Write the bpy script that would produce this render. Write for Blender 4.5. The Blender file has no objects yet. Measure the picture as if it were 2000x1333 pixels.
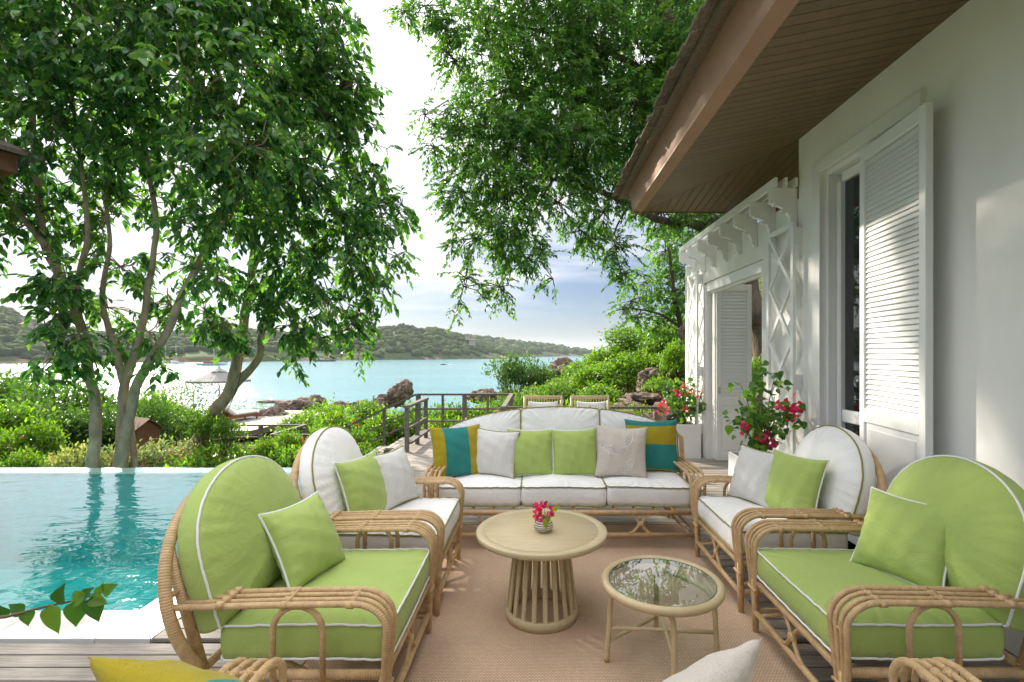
import bpy, bmesh, math, random
import numpy as np
from mathutils import Vector, Matrix, Euler, noise as mnoise

random.seed(7)
rng = np.random.default_rng(11)
PI = math.pi
R = math.radians
sc = bpy.context.scene
COL = sc.collection

# ------------------------------------------------------------------ camera
CAMZ = 1.55
cam_d = bpy.data.cameras.new("camera")
cam_d.sensor_width = 36.0
cam_d.lens = 17.28
cam_d.shift_x = -0.025
cam_d.shift_y = 0.01175
cam_d.clip_start = 0.05
cam_d.clip_end = 20000
cam = bpy.data.objects.new("camera", cam_d)
COL.objects.link(cam)
cam.location = (0, 0, CAMZ)
cam.rotation_euler = (R(90), 0, 0)
sc.camera = cam

# ------------------------------------------------------------------ sun, sky, exposure
SUN_DIR = Vector((-0.896, 1.0, 0.672)).normalized()          # towards the sun
SUN_EL = math.asin(SUN_DIR.z)
SUN_AZ = math.atan2(SUN_DIR.x, SUN_DIR.y)                    # clockwise from +Y
sun_d = bpy.data.lights.new("sun", 'SUN')
sun_d.energy = 1.5
sun_d.angle = R(1.5)
sun_d.color = (1.0, 0.90, 0.76)
sun = bpy.data.objects.new("sun", sun_d)
COL.objects.link(sun)
sun.location = (0, 0, 30)
sun.rotation_euler = (-SUN_DIR).to_track_quat('-Z', 'Y').to_euler()

world = bpy.data.worlds.new("World")
sc.world = world
world.use_nodes = True
wn, wl = world.node_tree.nodes, world.node_tree.links
wn.clear()
w_out = wn.new('ShaderNodeOutputWorld')
w_bg = wn.new('ShaderNodeBackground')
w_bg.inputs['Strength'].default_value = 0.05
w_sky = wn.new('ShaderNodeTexSky')
w_sky.sky_type = 'NISHITA'
w_sky.sun_disc = False
w_sky.sun_elevation = SUN_EL
w_sky.sun_rotation = SUN_AZ
w_sky.air_density = 1.0
w_sky.dust_density = 1.2
w_sky.ozone_density = 1.5
w_tc = wn.new('ShaderNodeTexCoord')
w_sep = wn.new('ShaderNodeSeparateXYZ')
wl.new(w_tc.outputs['Generated'], w_sep.inputs[0])
def wmath(op, a, b=None, c=None):
    n = wn.new('ShaderNodeMath'); n.operation = op
    for i, v in enumerate((a, b, c)):
        if v is None: continue
        if isinstance(v, (int, float)): n.inputs[i].default_value = v
        else: wl.new(v, n.inputs[i])
    return n.outputs[0]
zz = wmath('MAXIMUM', w_sep.outputs['Z'], 0.0)
den = wmath('ADD', zz, 0.16)
cx = wmath('DIVIDE', w_sep.outputs['X'], den)
cy = wmath('DIVIDE', w_sep.outputs['Y'], den)
w_cmb = wn.new('ShaderNodeCombineXYZ')
wl.new(cx, w_cmb.inputs[0]); wl.new(cy, w_cmb.inputs[1])
w_map = wn.new('ShaderNodeMapping')
w_map.inputs['Rotation'].default_value = (0, 0, R(22))
w_map.inputs['Scale'].default_value = (0.55, 1.1, 1)
wl.new(w_cmb.outputs[0], w_map.inputs['Vector'])
w_no = wn.new('ShaderNodeTexNoise')
w_no.inputs['Scale'].default_value = 1.1
w_no.inputs['Detail'].default_value = 9
w_no.inputs['Roughness'].default_value = 0.58
w_no.inputs['Distortion'].default_value = 0.5
wl.new(w_map.outputs[0], w_no.inputs['Vector'])
# the cloud veil thickens around the sun
w_dot = wn.new('ShaderNodeVectorMath'); w_dot.operation = 'DOT_PRODUCT'
wl.new(w_tc.outputs['Generated'], w_dot.inputs[0])
w_dot.inputs[1].default_value = SUN_DIR
veil = wmath('MULTIPLY', wmath('POWER', wmath('MAXIMUM', w_dot.outputs['Value'], 0.0), 3.0), 0.30)
cov = wmath('ADD', w_no.outputs['Fac'], veil)
cov = wmath('ADD', cov, wmath('MULTIPLY', zz, 0.60))
w_ramp = wn.new('ShaderNodeMapRange')
w_ramp.interpolation_type = 'SMOOTHSTEP'
w_ramp.inputs['From Min'].default_value = 0.58
w_ramp.inputs['From Max'].default_value = 1.02
wl.new(cov, w_ramp.inputs['Value'])
# thick cloud a little greyer than thin
w_no2 = wn.new('ShaderNodeTexNoise')
w_no2.inputs['Scale'].default_value = 2.3
w_no2.inputs['Detail'].default_value = 6
wl.new(w_map.outputs[0], w_no2.inputs['Vector'])
w_cr = wn.new('ShaderNodeMix'); w_cr.data_type = 'RGBA'
w_cr.inputs['A'].default_value = (7.0, 7.15, 7.5, 1)
w_cr.inputs['B'].default_value = (9.4, 9.3, 9.3, 1)
wl.new(w_no2.outputs['Fac'], w_cr.inputs['Factor'])
w_mix = wn.new('ShaderNodeMix'); w_mix.data_type = 'RGBA'
wl.new(w_ramp.outputs['Result'], w_mix.inputs['Factor'])
# cloud light falls off from the zenith to the horizon as under any cloudy sky (1 + 2 sin h) / 3
w_gr = wn.new('ShaderNodeCombineXYZ')
grad = wmath('ADD', wmath('MULTIPLY', zz, 0.66), 0.34)
for i_ in range(3): wl.new(grad, w_gr.inputs[i_])
w_cl = wn.new('ShaderNodeMix'); w_cl.data_type = 'RGBA'; w_cl.blend_type = 'MULTIPLY'
w_cl.inputs['Factor'].default_value = 1.0
wl.new(w_cr.outputs['Result'], w_cl.inputs['A']); wl.new(w_gr.outputs[0], w_cl.inputs['B'])
w_bl = wn.new('ShaderNodeMix'); w_bl.data_type = 'RGBA'; w_bl.blend_type = 'MULTIPLY'
w_bl.inputs['Factor'].default_value = 1.0
w_bl.inputs['B'].default_value = (0.165, 0.212, 0.29, 1)
wl.new(w_sky.outputs['Color'], w_bl.inputs['A'])
wl.new(w_bl.outputs['Result'], w_mix.inputs['A'])
wl.new(w_cl.outputs['Result'], w_mix.inputs['B'])
wl.new(w_mix.outputs['Result'], w_bg.inputs['Color'])
wl.new(w_bg.outputs[0], w_out.inputs['Surface'])

sc.view_settings.view_transform = 'Standard'
sc.view_settings.look = 'None'
sc.view_settings.exposure = 2.78
sc.view_settings.gamma = 1.0
sc.view_settings.use_curve_mapping = False
sc.render.engine = 'CYCLES'
cy_ = sc.cycles
cy_.use_denoising = True
try:
    cy_.denoiser = 'OPENIMAGEDENOISE'
    cy_.denoising_input_passes = 'RGB_ALBEDO_NORMAL'
except Exception:
    pass
cy_.max_bounces = 10
cy_.diffuse_bounces = 5
cy_.glossy_bounces = 4
cy_.transmission_bounces = 6
cy_.transparent_max_bounces = 12
cy_.sample_clamp_indirect = 8
cy_.sample_clamp_direct = 30
cy_.caustics_reflective = False
cy_.caustics_refractive = False

# ------------------------------------------------------------------ helpers
F = 960.0
def W(px, py, Y):
    """point of the place that the photograph shows at (px, py), Y metres ahead"""
    return Vector(((px - 1050) / F * Y, Y, CAMZ - (py - 690) / F * Y))

def tag(o, label=None, cat=None, group=None, kind=None):
    if label: o['label'] = label
    if cat: o['category'] = cat
    if group: o['group'] = group
    if kind: o['kind'] = kind
    return o

def thing(name, label, cat, loc=(0, 0, 0), rz=0.0, group=None):
    o = bpy.data.objects.new(name, None)
    COL.objects.link(o)
    o.empty_display_size = 0.1
    o.location = loc
    o.rotation_euler = (0, 0, rz)
    return tag(o, label, cat, group)

def link(name, me, parent=None, world=False):
    o = bpy.data.objects.new(name, me)
    COL.objects.link(o)
    if parent is not None:
        o.parent = parent
        if world:
            o.matrix_parent_inverse = parent.matrix_basis.inverted()
    return o

def copy_tree(o, parent=None, label=None, loc=None, rz=None):
    c = o.copy(); COL.objects.link(c)
    if parent is not None: c.parent = parent
    if label: c['label'] = label
    if loc is not None: c.location = loc
    if rz is not None: c.rotation_euler = (0, 0, rz)
    for ch in list(o.children):
        copy_tree(ch, c)
    return c

class MB:
    """collects verts and faces, makes ONE mesh"""
    def __init__(s):
        s.v = []; s.f = []; s.sm = []; s.mi = []; s.uv = []
    def add(s, vs, fs, smooth=False, mi=0, uv=None):
        b = len(s.v)
        s.v.extend([tuple(p) for p in vs])
        s.uv.extend(uv if uv is not None else [(0.0, 0.0)] * len(vs))
        for f in fs:
            s.f.append(tuple(i + b for i in f)); s.sm.append(smooth); s.mi.append(mi)
        return s
    def box(s, c, d, ch=0.0, rot=None, mi=0):
        cx, cy, cz = c; hx, hy, hz = d[0] / 2, d[1] / 2, d[2] / 2
        ch = min(ch, hx * .9, hy * .9, hz * .9)
        vs, fs = [], []
        if ch <= 0:
            for sx in (-1, 1):
                for sy in (-1, 1):
                    for sz in (-1, 1):
                        vs.append((sx * hx, sy * hy, sz * hz))
            fs = [(0, 1, 3, 2), (4, 6, 7, 5), (0, 4, 5, 1), (2, 3, 7, 6), (0, 2, 6, 4), (1, 5, 7, 3)]
        else:
            idx = {}
            for sx in (-1, 1):
                for sy in (-1, 1):
                    for sz in (-1, 1):
                        for a in range(3):
                            p = [sx * (hx - ch), sy * (hy - ch), sz * (hz - ch)]
                            p[a] = (sx, sy, sz)[a] * (hx, hy, hz)[a]
                            idx[(sx, sy, sz, a)] = len(vs); vs.append(tuple(p))
            for a in range(3):
                b, c2 = (a + 1) % 3, (a + 2) % 3
                for sgn in (-1, 1):
                    q = []
                    for (u, w) in ((-1, -1), (1, -1), (1, 1), (-1, 1)):
                        k = [0, 0, 0]; k[a] = sgn; k[b] = u; k[c2] = w
                        q.append(idx[(k[0], k[1], k[2], a)])
                    fs.append(tuple(q if sgn > 0 else q[::-1]))
                for (u, w) in ((-1, -1), (1, -1), (1, 1), (-1, 1)):
                    k0 = [0, 0, 0]; k1 = [0, 0, 0]
                    k0[a] = -1; k1[a] = 1
                    for k in (k0, k1): k[b] = u; k[c2] = w
                    fs.append((idx[(*k0, b)], idx[(*k1, b)], idx[(*k1, c2)], idx[(*k0, c2)]))
            for sx in (-1, 1):
                for sy in (-1, 1):
                    for sz in (-1, 1):
                        fs.append(tuple(idx[(sx, sy, sz, a)] for a in range(3)))
        if rot is not None:
            vs = [tuple(rot @ Vector(p)) for p in vs]
        vs = [(p[0] + cx, p[1] + cy, p[2] + cz) for p in vs]
        return s.add(vs, fs, False, mi)
    def bar(s, a, b, w, h, ch=0.0, mi=0, up=(0, 0, 1)):
        a, b = Vector(a), Vector(b); d = b - a; L = d.length
        y = d.normalized(); u = Vector(up)
        if abs(y.dot(u)) > .98: u = Vector((1, 0, 0))
        x = y.cross(u).normalized(); z = x.cross(y)
        return s.box((a + b) / 2, (w, L, h), ch, Matrix((x, y, z)).transposed(), mi)
    def tube(s, pts, r, seg=8, closed=False, mi=0, caps=True, smooth=True):
        pts = [Vector(p) for p in pts]; n = len(pts)
        rs = r if hasattr(r, '__len__') else [r] * n
        tang = []
        for i in range(n):
            if closed: t = pts[(i + 1) % n] - pts[(i - 1) % n]
            else: t = pts[min(i + 1, n - 1)] - pts[max(i - 1, 0)]
            tang.append(t.normalized() if t.length > 1e-9 else Vector((0, 0, 1)))
        t0 = tang[0]
        nrm = t0.orthogonal().normalized()
        if abs(t0.z) < .9: nrm = (Vector((0, 0, 1)) - t0 * t0.z).normalized()
        frames = []
        for i in range(n):
            nrm = (nrm - tang[i] * nrm.dot(tang[i]))
            nrm = nrm.normalized() if nrm.length > 1e-6 else tang[i].orthogonal().normalized()
            frames.append((nrm.copy(), tang[i].cross(nrm)))
        vs, uv, fs = [], [], []
        L = 0.0
        m = n + 1 if closed else n
        for k in range(m):
            i = k % n
            if k > 0: L += (pts[i] - pts[(k - 1) % n]).length
            a, b = frames[i]
            for j in range(seg + 1):
                t = 2 * PI * j / seg
                vs.append(pts[i] + (a * math.cos(t) + b * math.sin(t)) * rs[i])
                uv.append((j / seg, L))
        w = seg + 1
        for k in range(m - 1):
            for j in range(seg):
                fs.append((k * w + j, k * w + j + 1, (k + 1) * w + j + 1, (k + 1) * w + j))
        if caps and not closed:
            fs.append(tuple(range(seg - 1, -1, -1)))
            fs.append(tuple((m - 1) * w + j for j in range(seg)))
        return s.add(vs, fs, smooth, mi, uv)
    def lathe(s, prof, c=(0, 0, 0), seg=32, smooth=True, mi=0):
        vs, fs, uv = [], [], []
        for (r, z) in prof:
            for j in range(seg):
                t = 2 * PI * j / seg
                vs.append((c[0] + r * math.cos(t), c[1] + r * math.sin(t), c[2] + z)); uv.append((j / seg, z))
        for k in range(len(prof) - 1):
            for j in range(seg):
                j2 = (j + 1) % seg
                fs.append((k * seg + j, k * seg + j2, (k + 1) * seg + j2, (k + 1) * seg + j))
        return s.add(vs, fs, smooth, mi, uv)
    def prism(s, poly, ext, mi=0):
        """poly: list of 3d points (planar), ext: vector"""
        n = len(poly); e = Vector(ext)
        vs = [Vector(p) for p in poly] + [Vector(p) + e for p in poly]
        fs = [tuple(range(n))[::-1], tuple(range(n, 2 * n))]
        for i in range(n):
            j = (i + 1) % n
            fs.append((i, j, j + n, i + n))
        return s.add(vs, fs, False, mi)
    def mesh(s, name, mats):
        me = bpy.data.meshes.new(name)
        me.from_pydata(s.v, [], s.f)
        if not isinstance(mats, (list, tuple)): mats = [mats]
        for m in mats: me.materials.append(m)
        me.polygons.foreach_set('use_smooth', s.sm)
        me.polygons.foreach_set('material_index', s.mi)
        ul = me.uv_layers.new(name='UVMap')
        li = np.empty(len(me.loops), dtype=np.int32); me.loops.foreach_get('vertex_index', li)
        ul.data.foreach_set('uv', np.asarray(s.uv, dtype=np.float32)[li].ravel())
        bm = bmesh.new(); bm.from_mesh(me)
        if len(s.f) > 1: bmesh.ops.recalc_face_normals(bm, faces=bm.faces)
        bm.to_mesh(me); bm.free()
        me.update()
        return me
    def build(s, name, mats, parent=None, world=False):
        return link(name, s.mesh(name, mats), parent, world)

def fast_mesh(name, V, Fq, mat, attrs=None, smooth=False):
    """V (n,3), Fq (m,k) numpy -> mesh"""
    me = bpy.data.meshes.new(name)
    V = np.ascontiguousarray(V, dtype=np.float32); Fq = np.ascontiguousarray(Fq, dtype=np.int32)
    m, k = Fq.shape
    me.vertices.add(len(V)); me.vertices.foreach_set('co', V.ravel())
    me.loops.add(m * k); me.loops.foreach_set('vertex_index', Fq.ravel())
    me.polygons.add(m)
    me.polygons.foreach_set('loop_start', np.arange(0, m * k, k, dtype=np.int32))
    if smooth: me.polygons.foreach_set('use_smooth', np.ones(m, dtype=bool))
    for a, vals in (attrs or {}).items():
        at = me.attributes.new(a, 'FLOAT', 'POINT')
        at.data.foreach_set('value', np.ascontiguousarray(vals, dtype=np.float32))
    for mm in (mat if isinstance(mat, (list, tuple)) else [mat]): me.materials.append(mm)
    me.update(calc_edges=True); me.validate()
    return me

def spline(pts, n=8):
    """Catmull-Rom through pts"""
    P = [Vector(p) for p in pts]
    P = [P[0] * 2 - P[1]] + P + [P[-1] * 2 - P[-2]]
    out = []
    for i in range(1, len(P) - 2):
        for k in range(n):
            t = k / n; a, b, c, d = P[i - 1], P[i], P[i + 1], P[i + 2]
            out.append(0.5 * ((2 * b) + (c - a) * t + (2 * a - 5 * b + 4 * c - d) * t * t + (3 * b - a - 3 * c + d) * t ** 3))
    out.append(P[-2])
    return out

# ------------------------------------------------------------------ materials
MATS = {}
class M:
    def __init__(s, name, base=(.5, .5, .5), rough=.6, spec=.5, metallic=0.0):
        s.m = bpy.data.materials.new(name); s.m.use_nodes = True
        s.n, s.l = s.m.node_tree.nodes, s.m.node_tree.links
        s.n.clear()
        s.out = s.n.new('ShaderNodeOutputMaterial')
        s.p = s.n.new('ShaderNodeBsdfPrincipled')
        s.l.new(s.p.outputs[0], s.out.inputs['Surface'])
        s.p.inputs['Base Color'].default_value = (*base, 1)
        s.p.inputs['Roughness'].default_value = rough
        s.p.inputs['Specular IOR Level'].default_value = spec
        s.p.inputs['Metallic'].default_value = metallic
        s.hgt = None; s.nrm = None
        MATS[name] = s.m
    def node(s, t, **kw):
        n = s.n.new(t)
        for k, v in kw.items(): setattr(n, k, v)
        return n
    def coord(s, kind='Object', scale=(1, 1, 1), rot=(0, 0, 0)):
        tc = s.node('ShaderNodeTexCoord'); mp = s.node('ShaderNodeMapping')
        mp.inputs['Scale'].default_value = scale; mp.inputs['Rotation'].default_value = rot
        s.l.new(tc.outputs[kind], mp.inputs['Vector']); return mp.outputs[0]
    def noise(s, vec, scale=5, detail=4, rough=.55, dist=0.0):
        n = s.node('ShaderNodeTexNoise')
        n.inputs['Scale'].default_value = scale; n.inputs['Detail'].default_value = detail
        n.inputs['Roughness'].default_value = rough; n.inputs['Distortion'].default_value = dist
        s.l.new(vec, n.inputs['Vector']); return n.outputs['Fac']
    def ramp(s, fac, stops):
        r = s.node('ShaderNodeValToRGB'); e = r.color_ramp.elements
        while len(e) > 1: e.remove(e[-1])
        e[0].position = stops[0][0]; e[0].color = (*stops[0][1], 1)
        for p, c in stops[1:]:
            x = e.new(p); x.color = (*c, 1)
        s.l.new(fac, r.inputs[0]); return r.outputs[0]
    def mix(s, a, b, fac, mode='MIX'):
        n = s.node('ShaderNodeMix'); n.data_type = 'RGBA'; n.blend_type = mode
        for nm, v in (('A', a), ('B', b)):
            if isinstance(v, tuple): n.inputs[nm].default_value = (*v, 1)
            else: s.l.new(v, n.inputs[nm])
        if isinstance(fac, (int, float)): n.inputs['Factor'].default_value = fac
        else: s.l.new(fac, n.inputs['Factor'])
        return n.outputs['Result']
    def math(s, op, a, b=None, c=None):
        n = s.node('ShaderNodeMath', operation=op)
        for i, v in enumerate((a, b, c)):
            if v is None: continue
            if isinstance(v, (int, float)): n.inputs[i].default_value = v
            else: s.l.new(v, n.inputs[i])
        return n.outputs[0]
    def color(s, c): s.l.new(c, s.p.inputs['Base Color']); return s
    def bump(s, h, strength=.3, dist=.01):
        b = s.node('ShaderNodeBump')
        b.inputs['Strength'].default_value = strength; b.inputs['Distance'].default_value = dist
        s.l.new(h, b.inputs['Height'])
        if s.nrm is not None: s.l.new(s.nrm, b.inputs['Normal'])
        s.nrm = b.outputs[0]; s.l.new(s.nrm, s.p.inputs['Normal']); return s
    def rnd(s):
        return s.node('ShaderNodeObjectInfo').outputs['Random']
    def attr(s, name):
        n = s.node('ShaderNodeAttribute'); n.attribute_name = name; return n.outputs['Fac']

def simple(name, base, rough=.6, var=.12, scale=6, bump=.0, bscale=40, bdist=.004, coord='Object', spec=.4, stretch=(1, 1, 1)):
    m = M(name, base, rough, spec)
    v = m.coord(coord, stretch)
    n = m.noise(v, scale, 5)
    lo = tuple(c * (1 - var) for c in base); hi = tuple(min(1, c * (1 + var)) for c in base)
    m.color(m.ramp(n, [(.3, lo), (.7, hi)]))
    if bump > 0:
        m.bump(m.noise(v, bscale, 3), bump, bdist)
    return m.m

def fabric(name, base, weave=900, rough=.85, var=.05, coarse=False):
    m = M(name, base, rough, .2)
    v = m.coord('Object')
    n = m.noise(v, 3.0, 3)
    lo = tuple(c * (1 - var) for c in base); hi = tuple(min(1, c * (1 + var)) for c in base)
    col = m.ramp(n, [(.3, lo), (.7, hi)])
    if coarse:
        n2 = m.noise(m.coord('Object', (1, 1, 6)), 160, 2)
        n3 = m.noise(m.coord('Object', (6, 6, 1)), 160, 2)
        col = m.mix(col, m.ramp(m.math('ADD', n2, n3), [(.75, (.62, .62, .62)), (1.2, (1.1, 1.1, 1.1))]), .5, 'MULTIPLY')
    m.color(col)
    m.p.inputs['Sheen Weight'].default_value = .15
    m.bump(m.noise(v, 7, 5, .62, .9), .42, .022)          # soft creases
    m.bump(m.noise(v, weave, 2), .12, .002)
    return m.m

def rattan(name, base):
    m = M(name, base, .5, .45)
    uv = m.node('ShaderNodeUVMap'); sp = m.node('ShaderNodeSeparateXYZ')
    m.l.new(uv.outputs[0], sp.inputs[0])
    ph = m.math('ADD', m.math('MULTIPLY', sp.outputs[1], 96.0), sp.outputs[0])
    fr = m.math('FRACT', ph)
    h = m.math('SINE', m.math('MULTIPLY', fr, PI))
    h = m.math('POWER', h, .45)
    v = m.coord('Object')
    n = m.noise(v, 30, 4)
    lo = tuple(c * .82 for c in base); hi = tuple(c * 1.15 for c in base)
    m.color(m.ramp(n, [(.3, lo), (.7, hi)]))
    m.bump(h, .55, .004)
    return m.m

def leafmat(name, c0, c1, c2, trans=.38, rough=.42, tcol=None):
    m = M(name, c1, rough, .5)
    t = m.math('FRACT', m.math('ADD', m.attr('tint'), m.rnd()))
    col = m.ramp(t, [(0, c0), (.5, c1), (1, c2)])
    col = m.mix(col, m.ramp(m.rnd(), [(0, (.70, .74, .80)), (.5, (1, 1, 1)), (1, (1.18, 1.08, .85))]), 1.0, 'MULTIPLY')
    m.color(col)
    tr = m.node('ShaderNodeBsdfTranslucent')
    tc = m.mix(col, (1.9, 2.1, .75), 1.0, 'MULTIPLY')
    m.l.new(tc, tr.inputs['Color'])
    mx = m.node('ShaderNodeMixShader'); mx.inputs[0].default_value = trans
    m.l.new(m.p.outputs[0], mx.inputs[1]); m.l.new(tr.outputs[0], mx.inputs[2])
    m.l.new(mx.outputs[0], m.out.inputs['Surface'])
    return m.m

def wood(name, base, rough=.6, grain=(1, 14, 14), var=.28, bump=.25, rnd=.25):
    m = M(name, base, rough, .35)
    v = m.coord('Object', grain)
    ad = m.node('ShaderNodeVectorMath', operation='ADD')
    cmb = m.node('ShaderNodeCombineXYZ')
    rr = m.rnd()
    for i in range(3): m.l.new(m.math('MULTIPLY', rr, 37.0 + i), cmb.inputs[i])
    m.l.new(v, ad.inputs[0]); m.l.new(cmb.outputs[0], ad.inputs[1])
    n = m.noise(ad.outputs[0], 5, 6, .65, .3)
    lo = tuple(c * (1 - var) for c in base); hi = tuple(min(1, c * (1 + var)) for c in base)
    col = m.ramp(n, [(.32, lo), (.68, hi)])
    sh = m.math('ADD', m.math('MULTIPLY', rr, rnd), 1 - rnd / 2)
    cg = m.node('ShaderNodeCombineXYZ')
    for i in range(3): m.l.new(sh, cg.inputs[i])
    col = m.mix(col, cg.outputs[0], 1.0, 'MULTIPLY')
    m.color(col)
    m.bump(n, bump, .004)
    return m.m

plaster = simple('plaster', (.85, .842, .81), .8, .05, 2.2, .16, 60, .003, stretch=(1, 1, .35))
white_paint = simple('white_paint', (.80, .805, .79), .42, .03, 2, .03, 30, .002)
white_panel = simple('white_panel', (.82, .82, .82), .35, .02, 2)
soffit_m = wood('soffit_paint', (.165, .108, .052), .5, (3, 3, 3), .12, .08, .18)
fascia_m = simple('fascia_paint', (.36, .205, .14), .5, .08, 5, .05, 40, .002)
shingle_m = wood('weathered_shingle', (.17, .135, .10), .9, (3, 14, 14), .45, .6, .5)
deck_m = wood('weathered_teak', (.30, .265, .225), .62, (.8, 16, 16), .32, .35, .3)
rail_m = wood('grey_timber', (.155, .14, .115), .75, (6, 6, 6), .3, .3, .2)
rattan_m = rattan('rattan', (.56, .375, .19))
cane_m = simple('smooth_cane', (.52, .40, .23), .38, .1, 14, .05, 30, .002)
green_fab = fabric('lime_fabric', (.37, .475, .13))
white_fab = fabric('white_fabric', (.83, .82, .80))
linen_fab = fabric('grey_linen', (.62, .61, .58), 500, .9, .05, True)
fish_fab = fabric('beige_linen', (.57, .51, .44), 500, .9, .05, True)
olive_fab = fabric('olive_linen', (.34, .27, .015), 500, .9, .06, True)
teal_fab = fabric('teal_linen', (.025, .20, .18), 500, .9, .08, True)
pipe_white = fabric('white_piping', (.78, .78, .76))
pipe_olive = fabric('olive_piping', (.27, .25, .06))
thread_m = simple('white_thread', (.8, .8, .8), .6)
black_m = simple('black_metal', (.015, .015, .016), .4)
table_m = wood('limed_oak', (.52, .42, .255), .36, (2, 18, 18), .1, .06, .05)
soil_m = simple('bark_mulch', (.12, .06, .03), .95, .5, 40, .8, 60, .02)
bark_pale = simple('pale_bark', (.36, .275, .19), .9, .35, 9, .7, 24, .02, stretch=(1, 1, .5))
bark_dark = simple('dark_bark', (.12, .09, .065), .95, .4, 8, .8, 22, .03, stretch=(1, 1, .4))
stem_m = simple('stem', (.13, .10, .05), .8, .3, 20)
leaf_ficus = leafmat('glossy_leaf', (.028, .105, .035), (.062, .185, .05), (.16, .30, .06), .38, .27)
leaf_rain = leafmat('small_tree_leaf', (.04, .125, .035), (.09, .23, .045), (.22, .36, .06), .43, .36)
leaf_bush = leafmat('bush_leaf', (.06, .15, .02), (.12, .235, .025), (.22, .32, .035), .42, .5)
leaf_dark = leafmat('dark_bush_leaf', (.03, .085, .018), (.06, .14, .024), (.10, .19, .03), .38, .5)
leaf_boug = leafmat('bougainvillea_leaf', (.04, .12, .02), (.07, .18, .026), (.13, .24, .035), .36, .42)
leaf_pale = leafmat('pale_groundcover_leaf', (.16, .22, .09), (.28, .33, .18), (.42, .45, .32), .3, .6)
pink_m = leafmat('pink_bract', (.50, .015, .10), (.60, .02, .14), (.68, .05, .22), .3, .5)
rose_m = leafmat('rose_petal', (.60, .20, .26), (.65, .28, .32), (.60, .08, .2), .3, .5)
orange_m = leafmat('orange_leaf', (.40, .15, .02), (.5, .2, .03), (.35, .12, .02), .3, .5)

# marble
m = M('marble', (.72, .69, .64), .3)
v = m.coord('Object')
ad = m.node('ShaderNodeVectorMath', operation='ADD'); cb = m.node('ShaderNodeCombineXYZ')
m.l.new(m.math('MULTIPLY', m.rnd(), 50.0), cb.inputs[0]); m.l.new(v, ad.inputs[0]); m.l.new(cb.outputs[0], ad.inputs[1])
n1 = m.noise(ad.outputs[0], 2.2, 8, .65, 1.6)
m.color(m.ramp(n1, [(.25, (.48, .38, .27)), (.40, (.70, .66, .60)), (.62, (.76, .75, .73)), (.8, (.60, .58, .55))]))
marble_m = m.m

# rug: woven grid
m = M('sisal', (.40, .25, .155), .95, .1)
v = m.coord('Object')
br = m.node('ShaderNodeTexBrick'); br.offset = .5
br.inputs['Scale'].default_value = 1.0
br.inputs['Brick Width'].default_value = .016; br.inputs['Row Height'].default_value = .011
br.inputs['Mortar Size'].default_value = .0028; br.inputs['Mortar Smooth'].default_value = .6
br.inputs['Color1'].default_value = (.63, .465, .335, 1); br.inputs['Color2'].default_value = (.55, .395, .28, 1)
br.inputs['Mortar'].default_value = (.36, .25, .17, 1)
m.l.new(v, br.inputs['Vector'])
n1 = m.noise(v, 1.4, 4)
m.color(m.mix(br.outputs['Color'], m.ramp(n1, [(.25, (.76, .74, .72)), (.5, (.98, .97, .96)), (.75, (1.12, 1.10, 1.08))]), 1.0, 'MULTIPLY'))
m.bump(br.outputs['Fac'], -.6, .004)
m.bump(m.noise(v, 2.0, 2), .25, .05)
rug_m = m.m

# pool tile, water
m = M('pool_tile', (.03, .34, .33), .3)
rr = m.rnd()
m.color(m.ramp(rr, [(0, (.03, .46, .45)), (.5, (.05, .55, .53)), (1, (.08, .60, .57))]))
tile_m = m.m
grout_m = simple('pool_grout', (.03, .42, .42), .7)

def water(name, tint, ior, scale, stretch, strength, dist, glossrough=.0, detail=3):
    m = M(name)
    v = m.coord('Object', stretch)
    h = m.noise(v, scale, detail, .55, .6)
    b = m.node('ShaderNodeBump'); b.inputs['Strength'].default_value = strength; b.inputs['Distance'].default_value = dist
    m.l.new(h, b.inputs['Height'])
    fr = m.node('ShaderNodeFresnel'); fr.inputs['IOR'].default_value = ior
    m.l.new(b.outputs[0], fr.inputs['Normal'])
    tr = m.node('ShaderNodeBsdfTransparent'); tr.inputs['Color'].default_value = (*tint, 1)
    gl = m.node('ShaderNodeBsdfGlossy'); gl.inputs['Roughness'].default_value = glossrough
    gl.inputs['Color'].default_value = (1, 1, 1, 1)
    m.l.new(b.outputs[0], gl.inputs['Normal'])
    mx = m.node('ShaderNodeMixShader')
    bf = m.node('ShaderNodeNewGeometry')
    fac = m.math('MULTIPLY', fr.outputs[0], m.math('SUBTRACT', 1.0, bf.outputs['Backfacing']))
    m.l.new(fac, mx.inputs[0]); m.l.new(tr.outputs[0], mx.inputs[1]); m.l.new(gl.outputs[0], mx.inputs[2])
    m.l.new(mx.outputs[0], m.out.inputs['Surface'])
    return m.m
pool_water_m = water('pool_water', (.78, .98, .97), 1.78, 3.4, (.8, 1.5, 1), .24, .05)
def glass(name, tint, ior):
    m = M(name)
    fr = m.node('ShaderNodeFresnel'); fr.inputs['IOR'].default_value = ior
    tr = m.node('ShaderNodeBsdfTransparent'); tr.inputs['Color'].default_value = (*tint, 1)
    gl = m.node('ShaderNodeBsdfGlossy'); gl.inputs['Roughness'].default_value = 0.0
    gl.inputs['Color'].default_value = (1, 1, 1, 1)
    mx = m.node('ShaderNodeMixShader')
    bf = m.node('ShaderNodeNewGeometry')
    fac = m.math('MULTIPLY', fr.outputs[0], m.math('SUBTRACT', 1.0, bf.outputs['Backfacing']))
    m.l.new(fac, mx.inputs[0]); m.l.new(tr.outputs[0], mx.inputs[1]); m.l.new(gl.outputs[0], mx.inputs[2])
    m.l.new(mx.outputs[0], m.out.inputs['Surface'])
    return m.m
glass_table_m = glass('table_glass', (.86, .93, .91), 2.7)
glass_edge_m = simple('glass_edge', (.03, .14, .11), .15)
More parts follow.
